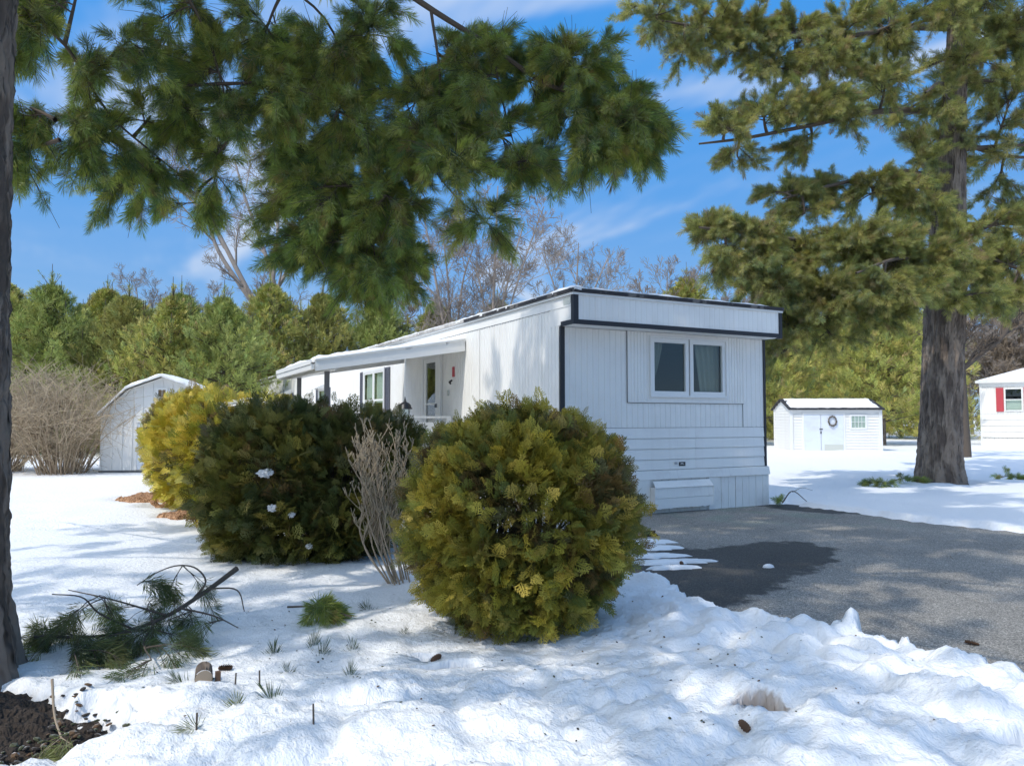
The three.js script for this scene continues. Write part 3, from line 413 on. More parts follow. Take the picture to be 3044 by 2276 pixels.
// ---------------------------------------------------------------- barn-roofed shed on the left
{ const g = thing('garden_shed', 'white barn-roofed shed with a small louvred vent, beside the brown shrub', 'shed', [-9.28, 0.02, -19.5], 0.22);
  const prof = [[-1.46, 0.12], [-1.46, 1.62], [-0.82, 2.24], [0, 2.56], [0.82, 2.24], [1.46, 1.62], [1.46, 0.12]], D = 2.3;
  const wall = new MB(), yTop = x => { for (let i = 1; i < 5; i++) if (x >= prof[i][0] && x <= prof[i + 1][0]) return lerp(prof[i][1], prof[i + 1][1], (x - prof[i][0]) / (prof[i + 1][0] - prof[i][0])); return 1.62; };
  for (const s of [0, -D]) { const sh = new THREE.Shape(prof.map(q => new THREE.Vector2(...q))); wall.add(new THREE.ShapeGeometry(sh), new THREE.Matrix4().makeTranslation(0, 0, s)); }
  wall.box(-1.47, -1.46, 0.12, 1.62, -D, 0).box(1.46, 1.47, 0.12, 1.62, -D, 0); wall.build('wall', M.white, g);
  for (let k = -6; k <= 6; k++) { const x = k * 0.24; if (Math.abs(k) % 1) continue; box('batten', x - 0.02, x + 0.02, Math.abs(k) < 3 ? 1.42 : 0.12, Math.min(yTop(x - 0.02), yTop(x + 0.02)) - 0.06, 0.002, 0.02, M.white, g); }
  const dr = new THREE.Group(); dr.name = 'door'; g.add(dr); box('leaf', -0.58, -0.004, 0.14, 1.34, 0.004, 0.022, M.doorPaint, dr); box('leaf', 0.004, 0.58, 0.14, 1.34, 0.004, 0.022, M.doorPaint, dr); box('header', -0.64, 0.64, 1.36, 1.43, 0.003, 0.045, M.white, dr); for (const x of [-0.64, 0.58]) box('jamb', x, x + 0.06, 0.12, 1.36, 0.003, 0.035, M.white, dr); box('handle', 0.04, 0.07, 0.75, 0.9, 0.022, 0.05, M.black, dr);
  const vt = new THREE.Group(); vt.name = 'vent'; g.add(vt); frame(new MB(), -0.14, 0.14, 2.0, 2.28, 0.005, 0.045, 0.05).build('frame', M.white, vt); for (let k = 0; k < 5; k++) { const y = 2.055 + k * 0.034; new MB().quad(V(-0.09, y, 0.04), V(0.09, y, 0.04), V(0.09, y + 0.03, 0.012), V(-0.09, y + 0.03, 0.012)).build('slat', M.wood, vt); } box('backing', -0.09, 0.09, 2.05, 2.23, 0.004, 0.008, M.wood, vt);
  const E = [[-1.56, 1.56], [-0.86, 2.29], [0, 2.63], [0.86, 2.29], [1.56, 1.56]];
  for (let i = 0; i < 4; i++) { const [a, b] = [E[i], E[i + 1]], mb = new MB(); const P = (q, z, dy) => V(q[0], q[1] + dy, z); mb.quad(P(a, 0.2, 0), P(b, 0.2, 0), P(b, -D - 0.12, 0), P(a, -D - 0.12, 0)).quad(P(a, 0.2, -0.03), P(b, 0.2, -0.03), P(b, -D - 0.12, -0.03), P(a, -D - 0.12, -0.03)).quad(P(a, 0.2, -0.055), P(b, 0.2, -0.055), P(b, 0.2, 0), P(a, 0.2, 0)); mb.build('roof_panel', M.white, g); }
  for (let i = 1; i < 3; i++) mesh('snow_cover', blanket(V(E[i][0], E[i][1] + 0.004, 0.2), V(E[i + 1][0], E[i + 1][1] + 0.004, 0.2), V(E[i + 1][0], E[i + 1][1] + 0.004, -D - 0.1), V(E[i][0], E[i][1] + 0.004, -D - 0.1), 12, 30, 0.06, 20 + i), M.snowTop, g);
  box('skid', -1.5, 1.5, -0.04, 0.119, -0.14, -0.01, M.grey, g); box('ramp', -0.2, 0.9, 0.0, 0.1, 0.02, 0.5, M.grey, g); }

// ---------------------------------------------------------------- clapboard shed on the right
{ const g = thing('garden_shed', 'white clapboard shed with double doors and a wreath, behind the mobile home', 'shed', [12.22, 0.0, -32.3], -0.07);
  const W = 3.86, D = 2.5, h = 1.92, rg = 2.30; // front faces +z; left gable faces -x
  const core = new MB(); core.box(0.02, W - 0.02, 0.0, h, -D + 0.02, -0.02); core.build('core', M.white, g);
  const board = (mb, a, b, y0, y1) => mb; const n = 15, bh = h / n;
  for (let k = 0; k < n; k++) { const y0 = k * bh + 0.03, y1 = y0 + bh - 0.012; if (y1 > h - 0.12) continue;
    for (const [a, b] of (y0 > 1.03 && y0 < 1.62) ? [[0.12, 0.5], [2.32, 2.52], [3.24, W - 0.1]] : [[0.12, 0.5], [2.32, W - 0.1]]) new MB().quad(V(a, y0, 0.022), V(b, y0, 0.022), V(b, y1, 0.002), V(a, y1, 0.002)).quad(V(b, y0, 0.022), V(a, y0, 0.022), V(a, y0, -0.01), V(b, y0, -0.01)).build('clapboard', M.siding, g); }
  for (let k = 0; k < 18; k++) { const y0 = k * bh + 0.03, y1 = y0 + bh - 0.004; const ins = y0 > h ? (y0 - h) / (rg - h) * D / 2 + 0.05 : 0; if (D - 2 * ins < 0.2) continue; new MB().quad(V(-0.024, y0, -D + 0.1 + ins), V(-0.024, y0, -0.1 - ins), V(-0.002, y1, -0.1 - ins), V(-0.002, y1, -D + 0.1 + ins)).quad(V(-0.024, y0, -0.1 - ins), V(-0.024, y0, -D + 0.1 + ins), V(0.02, y0, -D + 0.1 + ins), V(0.02, y0, -0.1 - ins)).build('clapboard', M.siding, g); }
  const gb = new MB(); gb.tri(V(0.004, h, -D), V(0.004, h, 0), V(0.004, rg, -D / 2)); gb.build('gable', M.white, g);
  for (const [x, z] of [[-0.03, -0.1], [W - 0.1, -0.1], [-0.03, -D]]) box('corner_board', x, x + 0.13, 0.0, h, z, z + 0.13, M.white, g);
  box('frieze', 0.1, W - 0.1, h - 0.17, h, 0.0, 0.024, M.white, g);
  const dr = new THREE.Group(); dr.name = 'double_door'; g.add(dr); frame(new MB(), 0.5, 2.32, 0.02, 1.74, 0.005, 0.035, 0.07).build('frame', M.white, dr); for (const [a, b] of [[0.575, 1.275], [1.295, 2.245]]) box('leaf', a, b, 0.05, 1.66, 0.008, 0.028, M.doorPaint, dr); box('hasp', 1.22, 1.36, 1.0, 1.04, 0.028, 0.045, M.black, dr); box('padlock', 1.255, 1.30, 0.82, 0.93, 0.028, 0.05, M.black, dr); box('patch', 1.42, 2.22, 0.06, 0.36, 0.029, 0.036, M.blind, dr);
  const wn = new THREE.Group(); wn.name = 'window'; g.add(wn); frame(new MB(), 2.52, 3.24, 1.02, 1.66, 0.0, 0.04, 0.07).build('frame', M.white, wn); box('pane', 2.59, 3.17, 1.09, 1.59, 0.016, 0.019, M.glass, wn); { const mb = new MB(); for (let k = 1; k < 4; k++) mb.box(2.59 + k * 0.145 - 0.01, 2.59 + k * 0.145 + 0.01, 1.09, 1.59, 0.02, 0.03); mb.box(2.59, 3.17, 1.33, 1.35, 0.031, 0.036); mb.build('muntin', M.white, wn); } box('curtain', 2.59, 3.17, 1.09, 1.59, 0.002, 0.008, M.blind, wn);
  const rp = (side) => { const mb = new MB(), zo = side > 0 ? 0.16 : -D - 0.16, yo = h - 0.06, f = V(-0.12, yo, zo), f2 = V(W + 0.1, yo, zo), r1 = V(-0.12, rg + 0.03, -D / 2), r2 = V(W + 0.1, rg + 0.03, -D / 2); const d = V(0, 0.045, 0); mb.quad(f, f2, r2, r1).quad(f.clone().add(d), f2.clone().add(d), r2.clone().add(d), r1.clone().add(d)).quad(f, f2, f2.clone().add(d), f.clone().add(d)).quad(f, r1, r1.clone().add(d), f.clone().add(d)).quad(f2, r2, r2.clone().add(d), f2.clone().add(d)); mb.build('roof_slope', M.roofGrey, g);
    const q = (v, t) => V(v.x + t, v.y + 0.05, v.z); const s0 = V().lerpVectors(q(f, 0.16), q(r1, 0.16), 0.12), s1 = V().lerpVectors(q(f2, -0.16), q(r2, -0.16), 0.12); mesh('snow_cover', blanket(s0, s1, q(r2, -0.16), q(r1, 0.16), 60, 22, 0.05, 31, (u, v) => sstep(0.3, 0.55, noise2(u * 9 + 2, v * 5)) * sstep(0.55, 0.8, v) * sstep(0.95, 0.85, v)), M.snowTop, g); };
  rp(1); rp(-1);
  box('sill_beam', 0.5, 2.4, -0.06, -0.002, -0.05, 0.02, M.grey, g); }
{ const w = thing('wreath', 'round grey twig wreath hung on the right-hand shed door', 'wreath', [13.98, 1.37, -32.13], -0.07); const mb = new MB(), R = rng(6); for (let k = 0; k < 26; k++) { const a0 = R() * 6.28, r0 = 0.165 + (R() - 0.5) * 0.05, pts = []; for (let q = 0; q <= 10; q++) { const a = a0 + q * 0.17; pts.push(V(Math.cos(a) * (r0 + 0.012 * Math.sin(q * 1.7 + k)), Math.sin(a) * 1.25 * (r0 + 0.012 * Math.sin(q * 1.7 + k)), 0.03 + (R() - 0.5) * 0.04)); } mb.tube(pts, [0.014, 0.01], 4); } mb.build('twig_ring', M.wreath, w); }

// ---------------------------------------------------------------- neighbouring home on the right
{ const g = thing('mobile_home', 'pale neighbouring mobile home with red shutters and a snowy roof', 'mobile home', [24.85, 0, -39.0], -40 * Math.PI / 180);
  const W = 9, D = 6.5;
  const fw = new MB(); ribbed(fw, V(0, 0, 0), UX, NZ, 1.1, 1.70, 3.28, 0.13, 0.014); ribbed(fw, V(1.82, 0, 0), UX, NZ, W - 1.82, 1.70, 3.28, 0.13, 0.014); ribbed(fw, V(1.1, 0, 0), UX, NZ, 0.72, 1.70, 1.9, 0.13, 0.014); ribbed(fw, V(1.1, 0, 0), UX, NZ, 0.72, 3.02, 3.28, 0.13, 0.014); fw.build('front_wall', M.siding, g);
  const ys = [1.70, 1.40, 1.10, 0.80, 0.5]; for (let k = 0; k < 4; k++) new MB().quad(V(0, ys[k + 1], 0.025), V(W, ys[k + 1], 0.025), V(W, ys[k] - 0.01, 0.004), V(0, ys[k] - 0.01, 0.004)).quad(V(W, ys[k + 1], 0.025), V(0, ys[k + 1], 0.025), V(0, ys[k + 1], -0.02), V(W, ys[k + 1], -0.02)).build('siding_board', M.siding, g);
  ribbed(new MB(), V(0, 0, -0.02), UX, NZ, W, -0.05, 0.48, 0.2, 0.02).build('skirting', M.skirt, g);
  box('corner_trim', -0.03, 0.05, 0.0, 3.28, -0.03, 0.03, M.white, g); box('side_wall', -0.02, 0.0, -0.05, 3.28, -D, -0.04, M.siding, g);
  box('eave_band', -0.05, W, 3.15, 3.35, 0.0, 0.04, M.white, g); box('eave', -0.2, W, 3.35, 3.46, -D, 0.2, M.white, g);
  const wn = new THREE.Group(); wn.name = 'window'; g.add(wn); frame(new MB(), 1.06, 1.86, 1.86, 3.06, 0.016, 0.06, 0.06).build('frame', M.white, wn); for (const [p, q] of [[1.92, 2.44], [2.48, 3.0]]) box('pane', 1.12, 1.80, p, q, 0.03, 0.034, M.glass, wn); box('meeting_rail', 1.12, 1.80, 2.44, 2.48, 0.028, 0.05, M.white, wn); box('curtain', 1.12, 1.80, 1.92, 2.44, -0.06, -0.055, M.blind, wn);
  for (const x of [0.70, 1.90]) box('shutter', x, x + 0.33, 1.84, 3.08, 0.016, 0.05, M.red, g);
  const mb = new MB(); mb.quad(V(-0.2, 3.465, 0.2), V(W, 3.465, 0.2), V(W, 4.25, -D / 2), V(1.6, 4.25, -D / 2)).tri(V(-0.2, 3.465, -D - 0.2), V(-0.2, 3.465, 0.2), V(1.6, 4.25, -D / 2)).quad(V(W, 3.465, -D - 0.2), V(-0.2, 3.465, -D - 0.2), V(1.6, 4.25, -D / 2), V(W, 4.25, -D / 2)); mb.build('snowy_roof', M.snowTop, g);
  box('inner_wall', 0.05, W, 0.0, 3.3, -D, -2.5, M.room, g); box('floor', 0.05, W, 0.5, 0.6, -2.5, -0.06, M.wood, g); box('ceiling', 0.05, W, 3.2, 3.3, -2.5, -0.06, M.room, g); box('inner_wall', 4.0, 4.1, 0.6, 3.2, -2.5, -0.06, M.room, g); }
// limb lines and needle clumps [x, y, z, radius x, radius y, twigs] of the two large pines, in metres
const nearLimbs = [[[-2.93,4.79,-4.1],[-3.11,4.18,-4.6],[-3.2,4.15,-5.2],[-3.22,3.92,-5.8],[-3.08,3.77,-6.2],[-2.85,3.57,-6.6]],
  [[-2.91,4.99,-4.1],[-2.72,5.05,-5.2],[-2.08,5.17,-5.9],[-1.62,4.95,-6.2],[-1.42,4.38,-6.4],[-1.29,3.47,-6.4],[-1.2,2.89,-6.4]],
  [[-2.93,5.44,-4.1],[-2.05,5.43,-5.2],[-1.15,5.15,-5.8],[-0.68,4.92,-6.0],[-0.18,4.7,-6.2],[0.3,4.42,-6.3],[0.8,4.3,-6.4],[1.21,4.09,-6.4]],
  [[-0.68,4.92,-6.0],[-0.61,4.33,-6.1],[-0.69,3.69,-6.1],[-0.5,3.41,-6.2],[-0.22,3.17,-6.2]],
  [[-2.92,4.35,-4.3],[-3.02,3.94,-4.6],[-3.13,3.64,-4.9],[-3.19,3.46,-5.1]],
  [[-2.72,5.05,-5.2],[-2.52,4.74,-5.7],[-2.45,4.4,-6.0],[-2.41,4.01,-6.2]],
  [[-0.18,4.7,-6.2],[-0.07,4.21,-6.3],[0.06,3.72,-6.3]]];
const nearClumps = [[-3.25,4.2,-5.4,0.35,0.25,30],[-3.0,4.45,-5.7,0.3,0.25,26],[-3.05,4.05,-5.9,0.35,0.25,30],[-3.35,3.75,-5.6,0.3,0.25,26],[-2.85,4.25,-6.1,0.3,0.3,26],[-2.75,3.75,-6.4,0.3,0.25,20],[-3.0,3.7,-6.3,0.3,0.2,18],[-3.3,4.3,-5.0,0.25,0.3,18],[-3.2,4.0,-4.9,0.22,0.22,26],[-3.54,3.44,-5.3,0.23,0.18,40],[-3.32,3.58,-5.6,0.33,0.19,60],[-3.23,3.55,-6.2,0.35,0.16,38],[-2.97,3.51,-6.6,0.25,0.1,14],[-3.42,3.7,-5.0,0.13,0.16,16],[-3.14,4.59,-5.5,0.38,0.14,26],[-2.64,4.8,-5.8,0.47,0.2,60],[-2.61,4.44,-6.0,0.34,0.3,70],[-2.73,4.09,-6.2,0.23,0.18,20],[-2.4,4.01,-6.3,0.32,0.28,36],[-2.6,3.84,-6.4,0.24,0.24,22],[-2.11,4.76,-6.0,0.42,0.3,60],[-1.97,4.33,-6.2,0.43,0.35,80],[-1.88,3.89,-6.3,0.44,0.32,95],[-1.59,4.57,-6.1,0.5,0.42,110],[-1.22,4.76,-6.0,0.42,0.34,70],[-1.49,4.09,-6.2,0.43,0.35,90],[-1.7,3.47,-6.4,0.4,0.32,90],[-1.51,3.16,-6.5,0.45,0.33,105],[-1.26,2.83,-6.5,0.41,0.22,90],[-1.07,3.4,-6.3,0.28,0.36,70],[-1.98,3.34,-6.4,0.24,0.24,36],[-1.85,2.97,-6.4,0.24,0.18,34],[-1.05,3.77,-6.2,0.35,0.31,65],[-0.92,4.25,-6.1,0.35,0.35,60],[-0.92,2.85,-6.4,0.18,0.2,30],[-0.56,4.64,-6.0,0.34,0.23,50],[-0.57,4.13,-6.1,0.27,0.31,48],[-0.73,3.81,-6.1,0.27,0.23,36],[-0.18,4.81,-6.1,0.23,0.19,22],[-0.26,4.38,-6.2,0.31,0.23,50],[-0.18,3.89,-6.2,0.31,0.27,55],[-0.42,3.57,-6.2,0.27,0.19,34],[-0.22,3.17,-6.2,0.21,0.11,28],[0.06,3.6,-6.3,0.24,0.12,18],[0.14,4.55,-6.3,0.36,0.2,60],[0.55,4.47,-6.4,0.36,0.24,80],[0.96,4.38,-6.4,0.32,0.28,85],[1.13,4.09,-6.4,0.20,0.24,60],[0.92,4.01,-6.4,0.36,0.22,80],[0.55,4.05,-6.4,0.28,0.24,45],[0.67,3.76,-6.4,0.2,0.18,40],[0.3,3.85,-6.3,0.22,0.18,28]];
const rightLimbs = [[[10.08,10.4,-16.4],[8.6,10.07,-15.8],[6.71,9.44,-15.0],[4.62,9.27,-14.5],[2.71,9.45,-14.3]],
  [[9.98,8.46,-16.4],[7.94,8.12,-15.6],[6.19,7.57,-15.0],[4.61,7.13,-14.6],[3.75,6.99,-14.5]],
  [[9.88,6.76,-16.4],[8.35,6.77,-15.5],[6.64,6.31,-15.0],[5.51,5.96,-14.8]],
  [[9.78,5.07,-16.4],[7.67,5.2,-15.2],[5.97,5.05,-14.6],[4.46,5.13,-14.2],[3.6,5.17,-14.0]],
  [[9.75,4.23,-16.4],[8.02,4.0,-15.0],[6.32,3.44,-14.4],[5.33,2.96,-14.2]],
  [[10.01,7.82,-16.4],[11.08,7.57,-16.6],[12.02,7.61,-17.0],[13.36,7.9,-17.5]],
  [[9.85,5.7,-16.4],[10.47,4.94,-15.8],[11.34,4.47,-15.5]],
  [[10.12,9.75,-16.4],[11.35,10.4,-16.4],[12.71,10.67,-16.5]],
  [[9.71,4.65,-16.4],[8.51,4.76,-15.0],[7.22,4.5,-13.8],[6.23,4.12,-13.2]],
  [[10.04,8.89,-16.4],[9.14,8.64,-15.4],[8.38,8.08,-14.6]]];
const rightClumps = [[2.9,9.45,-14.3,0.81,0.4,70],[3.84,9.41,-14.4,0.82,0.54,100],[4.83,9.33,-14.6,0.92,0.69,130],[5.86,9.53,-14.8,0.93,0.74,130],[6.9,9.64,-15.0,1.04,0.75,140],[8.13,9.9,-15.3,0.96,0.67,120],[4.25,9.75,-14.5,1.09,0.36,80],[5.46,8.65,-14.8,0.84,0.37,80],[6.5,8.75,-15.0,0.75,0.38,60],[3.47,8.84,-14.4,0.54,0.27,35],[4.24,7.22,-14.6,0.55,0.41,60],[5.06,7.69,-14.8,0.84,0.42,90],[6.0,7.87,-15.0,0.85,0.47,100],[6.96,8.05,-15.2,0.86,0.53,100],[7.85,8.64,-15.4,0.77,0.58,80],[4.64,6.88,-14.7,0.55,0.23,35],[6.27,7.18,-15.0,0.66,0.28,40],[5.61,6.15,-14.8,0.56,0.42,70],[6.54,6.31,-15.0,0.85,0.47,110],[7.5,6.17,-15.2,0.86,0.48,110],[8.43,5.97,-15.5,0.68,0.49,80],[5.97,5.67,-14.8,0.56,0.23,40],[3.89,5.2,-14.1,0.53,0.35,70],[4.67,4.98,-14.3,0.81,0.45,130],[5.65,4.75,-14.5,1.0,0.55,180],[6.53,4.82,-14.4,1.0,0.54,180],[7.34,4.59,-14.2,0.98,0.58,190],[8.26,4.63,-14.4,0.72,0.54,120],[4.09,4.5,-14.2,0.54,0.36,70],[4.96,4.08,-14.4,0.91,0.45,140],[5.98,3.92,-14.0,0.97,0.44,150],[6.94,3.88,-13.8,0.87,0.39,130],[7.84,4.01,-14.0,0.53,0.31,60],[5.37,3.33,-14.3,0.54,0.45,60],[5.95,3.44,-14.4,0.82,0.36,70],[6.68,3.5,-14.2,0.8,0.31,60],[7.3,3.56,-14.0,0.62,0.26,50],[5.23,2.78,-14.2,0.45,0.36,40],[6.31,2.98,-14.4,0.54,0.23,24],[9.15,9.75,-15.2,0.76,0.57,70],[10.07,9.25,-15.6,0.78,0.69,90],[11.07,10.18,-16.0,0.91,0.7,110],[11.27,8.69,-16.2,0.82,0.71,100],[9.3,8.25,-15.2,0.57,0.48,60],[8.94,7.2,-15.3,0.58,0.48,55],[10.36,7.79,-15.8,0.6,0.5,40],[9.2,6.11,-15.3,0.58,0.58,60],[11.37,6.82,-16.6,0.73,0.47,30],[10.73,5.8,-16.0,0.81,0.45,60],[10.83,4.89,-15.6,0.78,0.59,110],[9.65,4.47,-15.0,0.75,0.52,100],[9.29,5.15,-15.0,0.66,0.47,70],[10.57,4.06,-15.4,0.58,0.39,60],[9.22,3.96,-14.8,0.65,0.28,50],[12.55,8.05,-17.0,0.75,0.96,60],[11.95,5.8,-16.0,0.7,1.01,70]];
const bareStems = {T1: [[-14.68,5.06,-46.0],[-15.88,7.98,-46.0],[-17.69,11.5,-46.0],[-19.06,14.16,-46.0],[-19.98,16.24,-46.0],[-20.75,18.03,-46.0]], T1b: [[-16.33,8.71,-46.0],[-18.58,12.09,-46.0],[-19.5,14.46,-46.0],[-20.7,15.65,-46.0],[-22.21,17.43,-46.0]], T2: [[-14.69,5.64,-46.0],[-14.83,9.15,-46.0],[-15.66,12.09,-46.0],[-16.89,15.35,-46.0],[-17.67,18.03,-46.0]], T2b: [[-14.75,9.74,-46.0],[-13.32,12.09,-46.0],[-11.29,13.57,-46.0]], T2c: [[-15.05,10.33,-46.0],[-14.81,13.87,-46.0],[-15.14,16.24,-46.0],[-16.05,18.33,-46.0]]};
// ---------------------------------------------------------------- foliage pieces
function needleTuft(seed, n, len, wid, spread, twig) { // a shoot tip: needles standing round the last centimetres of a twig
  const mb = new MB(), R = rng(seed);
  for (let k = 0; k < n; k++) {
    const t = Math.pow(R(), 0.7), y0 = (t - 1) * twig, az = R() * 6.283, tilt = lerp(spread[1], spread[0], t) * (0.75 + 0.5 * R()), L = len * (0.75 + 0.4 * R());
    const d = V(Math.sin(tilt) * Math.cos(az), Math.cos(tilt), Math.sin(tilt) * Math.sin(az)), s = V().crossVectors(d, V(R() - 0.5, R() - 0.5, R() - 0.5)).normalize().multiplyScalar(wid / 2), b = V(0, y0, 0), m = b.clone().addScaledVector(d, L * 0.6), e = b.clone().addScaledVector(d, L).add(V(0, -0.06 * L, 0));
    mb.tri(b.clone().sub(s.clone().multiplyScalar(0.5)), m.clone().add(s), e); mb.tri(b.clone().add(s.clone().multiplyScalar(0.5)), e, m.clone().sub(s));
  }
  return mb.geo();
}
const tuftNear = [0, 1, 2].map(k => needleTuft(100 + k, 64, 0.105, 0.0025, [0.18, 1.0], 0.10));
const tuftMid = [0, 1].map(k => needleTuft(110 + k, 54, 0.125, 0.0046, [0.2, 1.15], 0.12));
const tuftFar = [0, 1].map(k => needleTuft(120 + k, 22, 0.20, 0.018, [0.25, 1.2], 0.22));
function frond(seed) { // flat feathery spray
  const mb = new MB(), R = rng(seed), L = 0.15, leaf = (o, ang, len, w, z) => { const d = V(Math.sin(ang), Math.cos(ang), z), s = V(Math.cos(ang), -Math.sin(ang), 0).multiplyScalar(w / 2), m = o.clone().addScaledVector(d, len * 0.45), e = o.clone().addScaledVector(d, len); mb.tri(o, m.clone().add(s), e); mb.tri(o, e, m.clone().sub(s)); return d; };
  leaf(V(0, 0, 0), 0, L, 0.010, 0);
  for (let k = 0; k < 13; k++) { const t = 0.12 + 0.82 * k / 13, sd = k % 2 ? 1 : -1, len = 0.075 * (1.05 - t) + 0.018, a = sd * (0.75 + 0.2 * R()) * (1.1 - 0.35 * t), o = V(0, t * L, (R() - 0.5) * 0.006), d = leaf(o, a, len, 0.009, (R() - 0.5) * 0.5); for (let q = 1; q < 4; q++) { const oo = o.clone().addScaledVector(d, len * q * 0.25); leaf(oo, a + (q % 2 ? 0.6 : -0.6), len * 0.42, 0.0075, (R() - 0.5) * 0.5); } }
  return mb.geo();
}
const fronds = [frond(1), frond(2), frond(3)];
const rv = (R) => V(R() - 0.5, R() - 0.5, R() - 0.5).multiplyScalar(2);
const curve = (a, m, b, n) => { const c = new THREE.QuadraticBezierCurve3(a, m, b); return c.getPoints(n); };
const smooth = (pts, n) => new THREE.CatmullRomCurve3(pts).getPoints(n);
const pick = (R, list) => { let s = R(), k = 0; while (s > list[k][1] && k < list.length - 1) { s -= list[k][1]; k++; } const c = list[k][0], j = 0.75 + 0.5 * R(); return lin(c[0] * j * (0.93 + 0.14 * R()), c[1] * j, c[2] * j * (0.85 + 0.3 * R())); };

// limbs, twigs and needle tufts of a pine; everything relative to base
function growPine(tree, base, limbs, clumps, o) {
  const R = rng(o.seed), wood = new MB(), sc = o.tufts.map(() => new Scatter()), skel = [], B = V(...base);
  limbs.forEach((l, n) => { const pts = smooth(l.map(p => V(...p).sub(B)), l.length * 4), k = o.scale ? o.scale[n] : n && o.side ? o.side : 1; if (k) wood.tube(pts, t => k * lerp(o.limb[0], o.limb[1], Math.pow(t, 0.7)), 7); for (const p of pts) skel.push(p); });
  for (const [x, y, z, rx, ry, n] of clumps) {
    const c = V(x, y, z).sub(B).add(V(0, 0, (R() - 0.5) * o.deep)), rz = Math.max(rx, ry) * 0.8; let q = skel[0], bd = 1e9; for (const s of skel) { const d = s.distanceToSquared(c) + (s.y < c.y - ry ? 0.02 : 0); if (d < bd) { bd = d; q = s; } }
    let cp = [q]; if (bd > 0.04) { const m = V().lerpVectors(q, c, 0.5).addScaledVector(rv(R), 0.12 * Math.sqrt(bd)).add(V(0, 0.06 * Math.sqrt(bd), 0)); cp = curve(q, m, c, 7); wood.tube(cp, [o.twig[0] * 2.2, o.twig[0]], 5); cp = cp.slice(3); }
    const N = Math.round(n * o.density * (o.thin ? o.thin(y, x) : 1)), nS = 2 + Math.round(N / 11), tl = o.twigLen; let left = N;
    for (let q = 0; q < nS; q++) { // drooping spines through the clump, twigs standing off them
      const d = rv(R).normalize().multiplyScalar(Math.pow(R(), 0.45)), e = V(c.x + d.x * rx, c.y + d.y * ry, c.z + d.z * rz), s = cp[Math.floor(R() * cp.length)], len = s.distanceTo(e); if (len < 0.05) continue;
      const sp = curve(s, V().lerpVectors(s, e, 0.55).addScaledVector(rv(R), 0.14 * len).add(V(0, o.sag * len, 0)), e, 6); wood.tube(sp, [o.twig[0] * 0.8, o.twig[1] * 1.3], 4);
      if (o.bareTwigs) for (let k = 0; k < o.bareTwigs; k++) { const f = R(), ii = Math.min(5, Math.floor(f * 6)), a = V().lerpVectors(sp[ii], sp[ii + 1], f * 6 - ii), w = V().subVectors(sp[ii + 1], sp[ii]).normalize().addScaledVector(rv(R), 0.6).normalize(), L = tl * (0.5 + 1.1 * R()); wood.tube(curve(a, a.clone().addScaledVector(w, L * 0.5).addScaledVector(rv(R), 0.03), a.clone().addScaledVector(w, L).add(V(0, -0.3 * L * R(), 0)), 3), [0.0032, 0.0018], 3); }
      const m = Math.ceil(N / nS) + 1; for (let k = 0; k < m; k++) {
        const f = k === 0 ? 1 : 0.2 + 0.8 * R(), ii = Math.min(5, Math.floor(f * 6)), a = V().lerpVectors(sp[ii], sp[ii + 1], f * 6 - ii), td = V().subVectors(sp[ii + 1], sp[ii]).normalize(), w = td.clone().multiplyScalar(0.75).addScaledVector(rv(R), k ? 0.62 : 0.25).add(V(0, o.lift, 0)).normalize(), L = tl * (0.45 + 0.8 * R()), b = a.clone().addScaledVector(w, L).add(V(0, -o.droop * L, 0)), pts = curve(a, a.clone().addScaledVector(w, L * 0.55), b, 3); wood.tube(pts, [o.twig[0] * 0.4, o.twig[1]], 3);
        for (let t = 0; t < o.perTwig; t++) { const g = 1 - t / o.perTwig * 0.72 * (0.7 + 0.6 * R()), jj = Math.min(2, Math.floor(g * 3)), p = V().lerpVectors(pts[jj], pts[jj + 1], clamp(g * 3 - jj)), dir = V().subVectors(pts[jj + 1], pts[jj]).normalize().addScaledVector(rv(R), t ? 0.55 : 0.2); sc[Math.floor(R() * sc.length)].add(p, dir, R() * 6.28, o.size * (0.75 + 0.5 * R()), pick(R, o.colors)); }
      }
    }
  }
  wood.build('branches', o.wood, tree); sc.forEach((s, k) => s.build('crown', o.tufts[k], o.needle || M.needle, tree));
}
function trunk(tree, prof, mat, seed, sides = 40, steps = 90) { // prof: [x, y, z, radius]
  const path = smooth(prof.map(p => V(p[0], p[1], p[2])), steps), mb = new MB(), P = prof;
  const rad = y => { for (let i = 0; i < P.length - 1; i++) if (y <= P[i + 1][1]) return lerp(P[i][3], P[i + 1][3], clamp((y - P[i][1]) / (P[i + 1][1] - P[i][1]))); return P[P.length - 1][3]; };
  mb.tube(path, (t, k) => rad(path[k].y), sides);
  const g = mb.geo(), p = g.attributes.position, n = g.attributes.normal, u = g.attributes.uv;
  for (let i = 0; i < p.count; i++) { const y = p.getY(i), s = i % (sides + 1), a = (s % sides) / sides * 6.283, fl = Math.exp(-y * 2.4), rg = 1 - Math.abs(noise3(Math.cos(a) * 5 + seed, y * 1.1, Math.sin(a) * 5)) * 2, r2 = 1 - Math.abs(noise3(Math.cos(a) * 11, y * 2.6 + seed, Math.sin(a) * 11)) * 2, d = -0.022 * Math.max(0, rg) ** 2 - 0.014 * Math.max(0, r2) ** 2 + 0.012 * noise3(Math.cos(a) * 20, y * 9, Math.sin(a) * 20 + seed) + fl * 0.10 * Math.max(0, noise2(Math.cos(a) * 1.3 + seed, Math.sin(a) * 1.3)); p.setXYZ(i, p.getX(i) + n.getX(i) * d, y, p.getZ(i) + n.getZ(i) * d); u.setX(i, s / sides * 2.0); }
  g.computeVertexNormals(); return mesh('trunk', g, mat, tree);
}
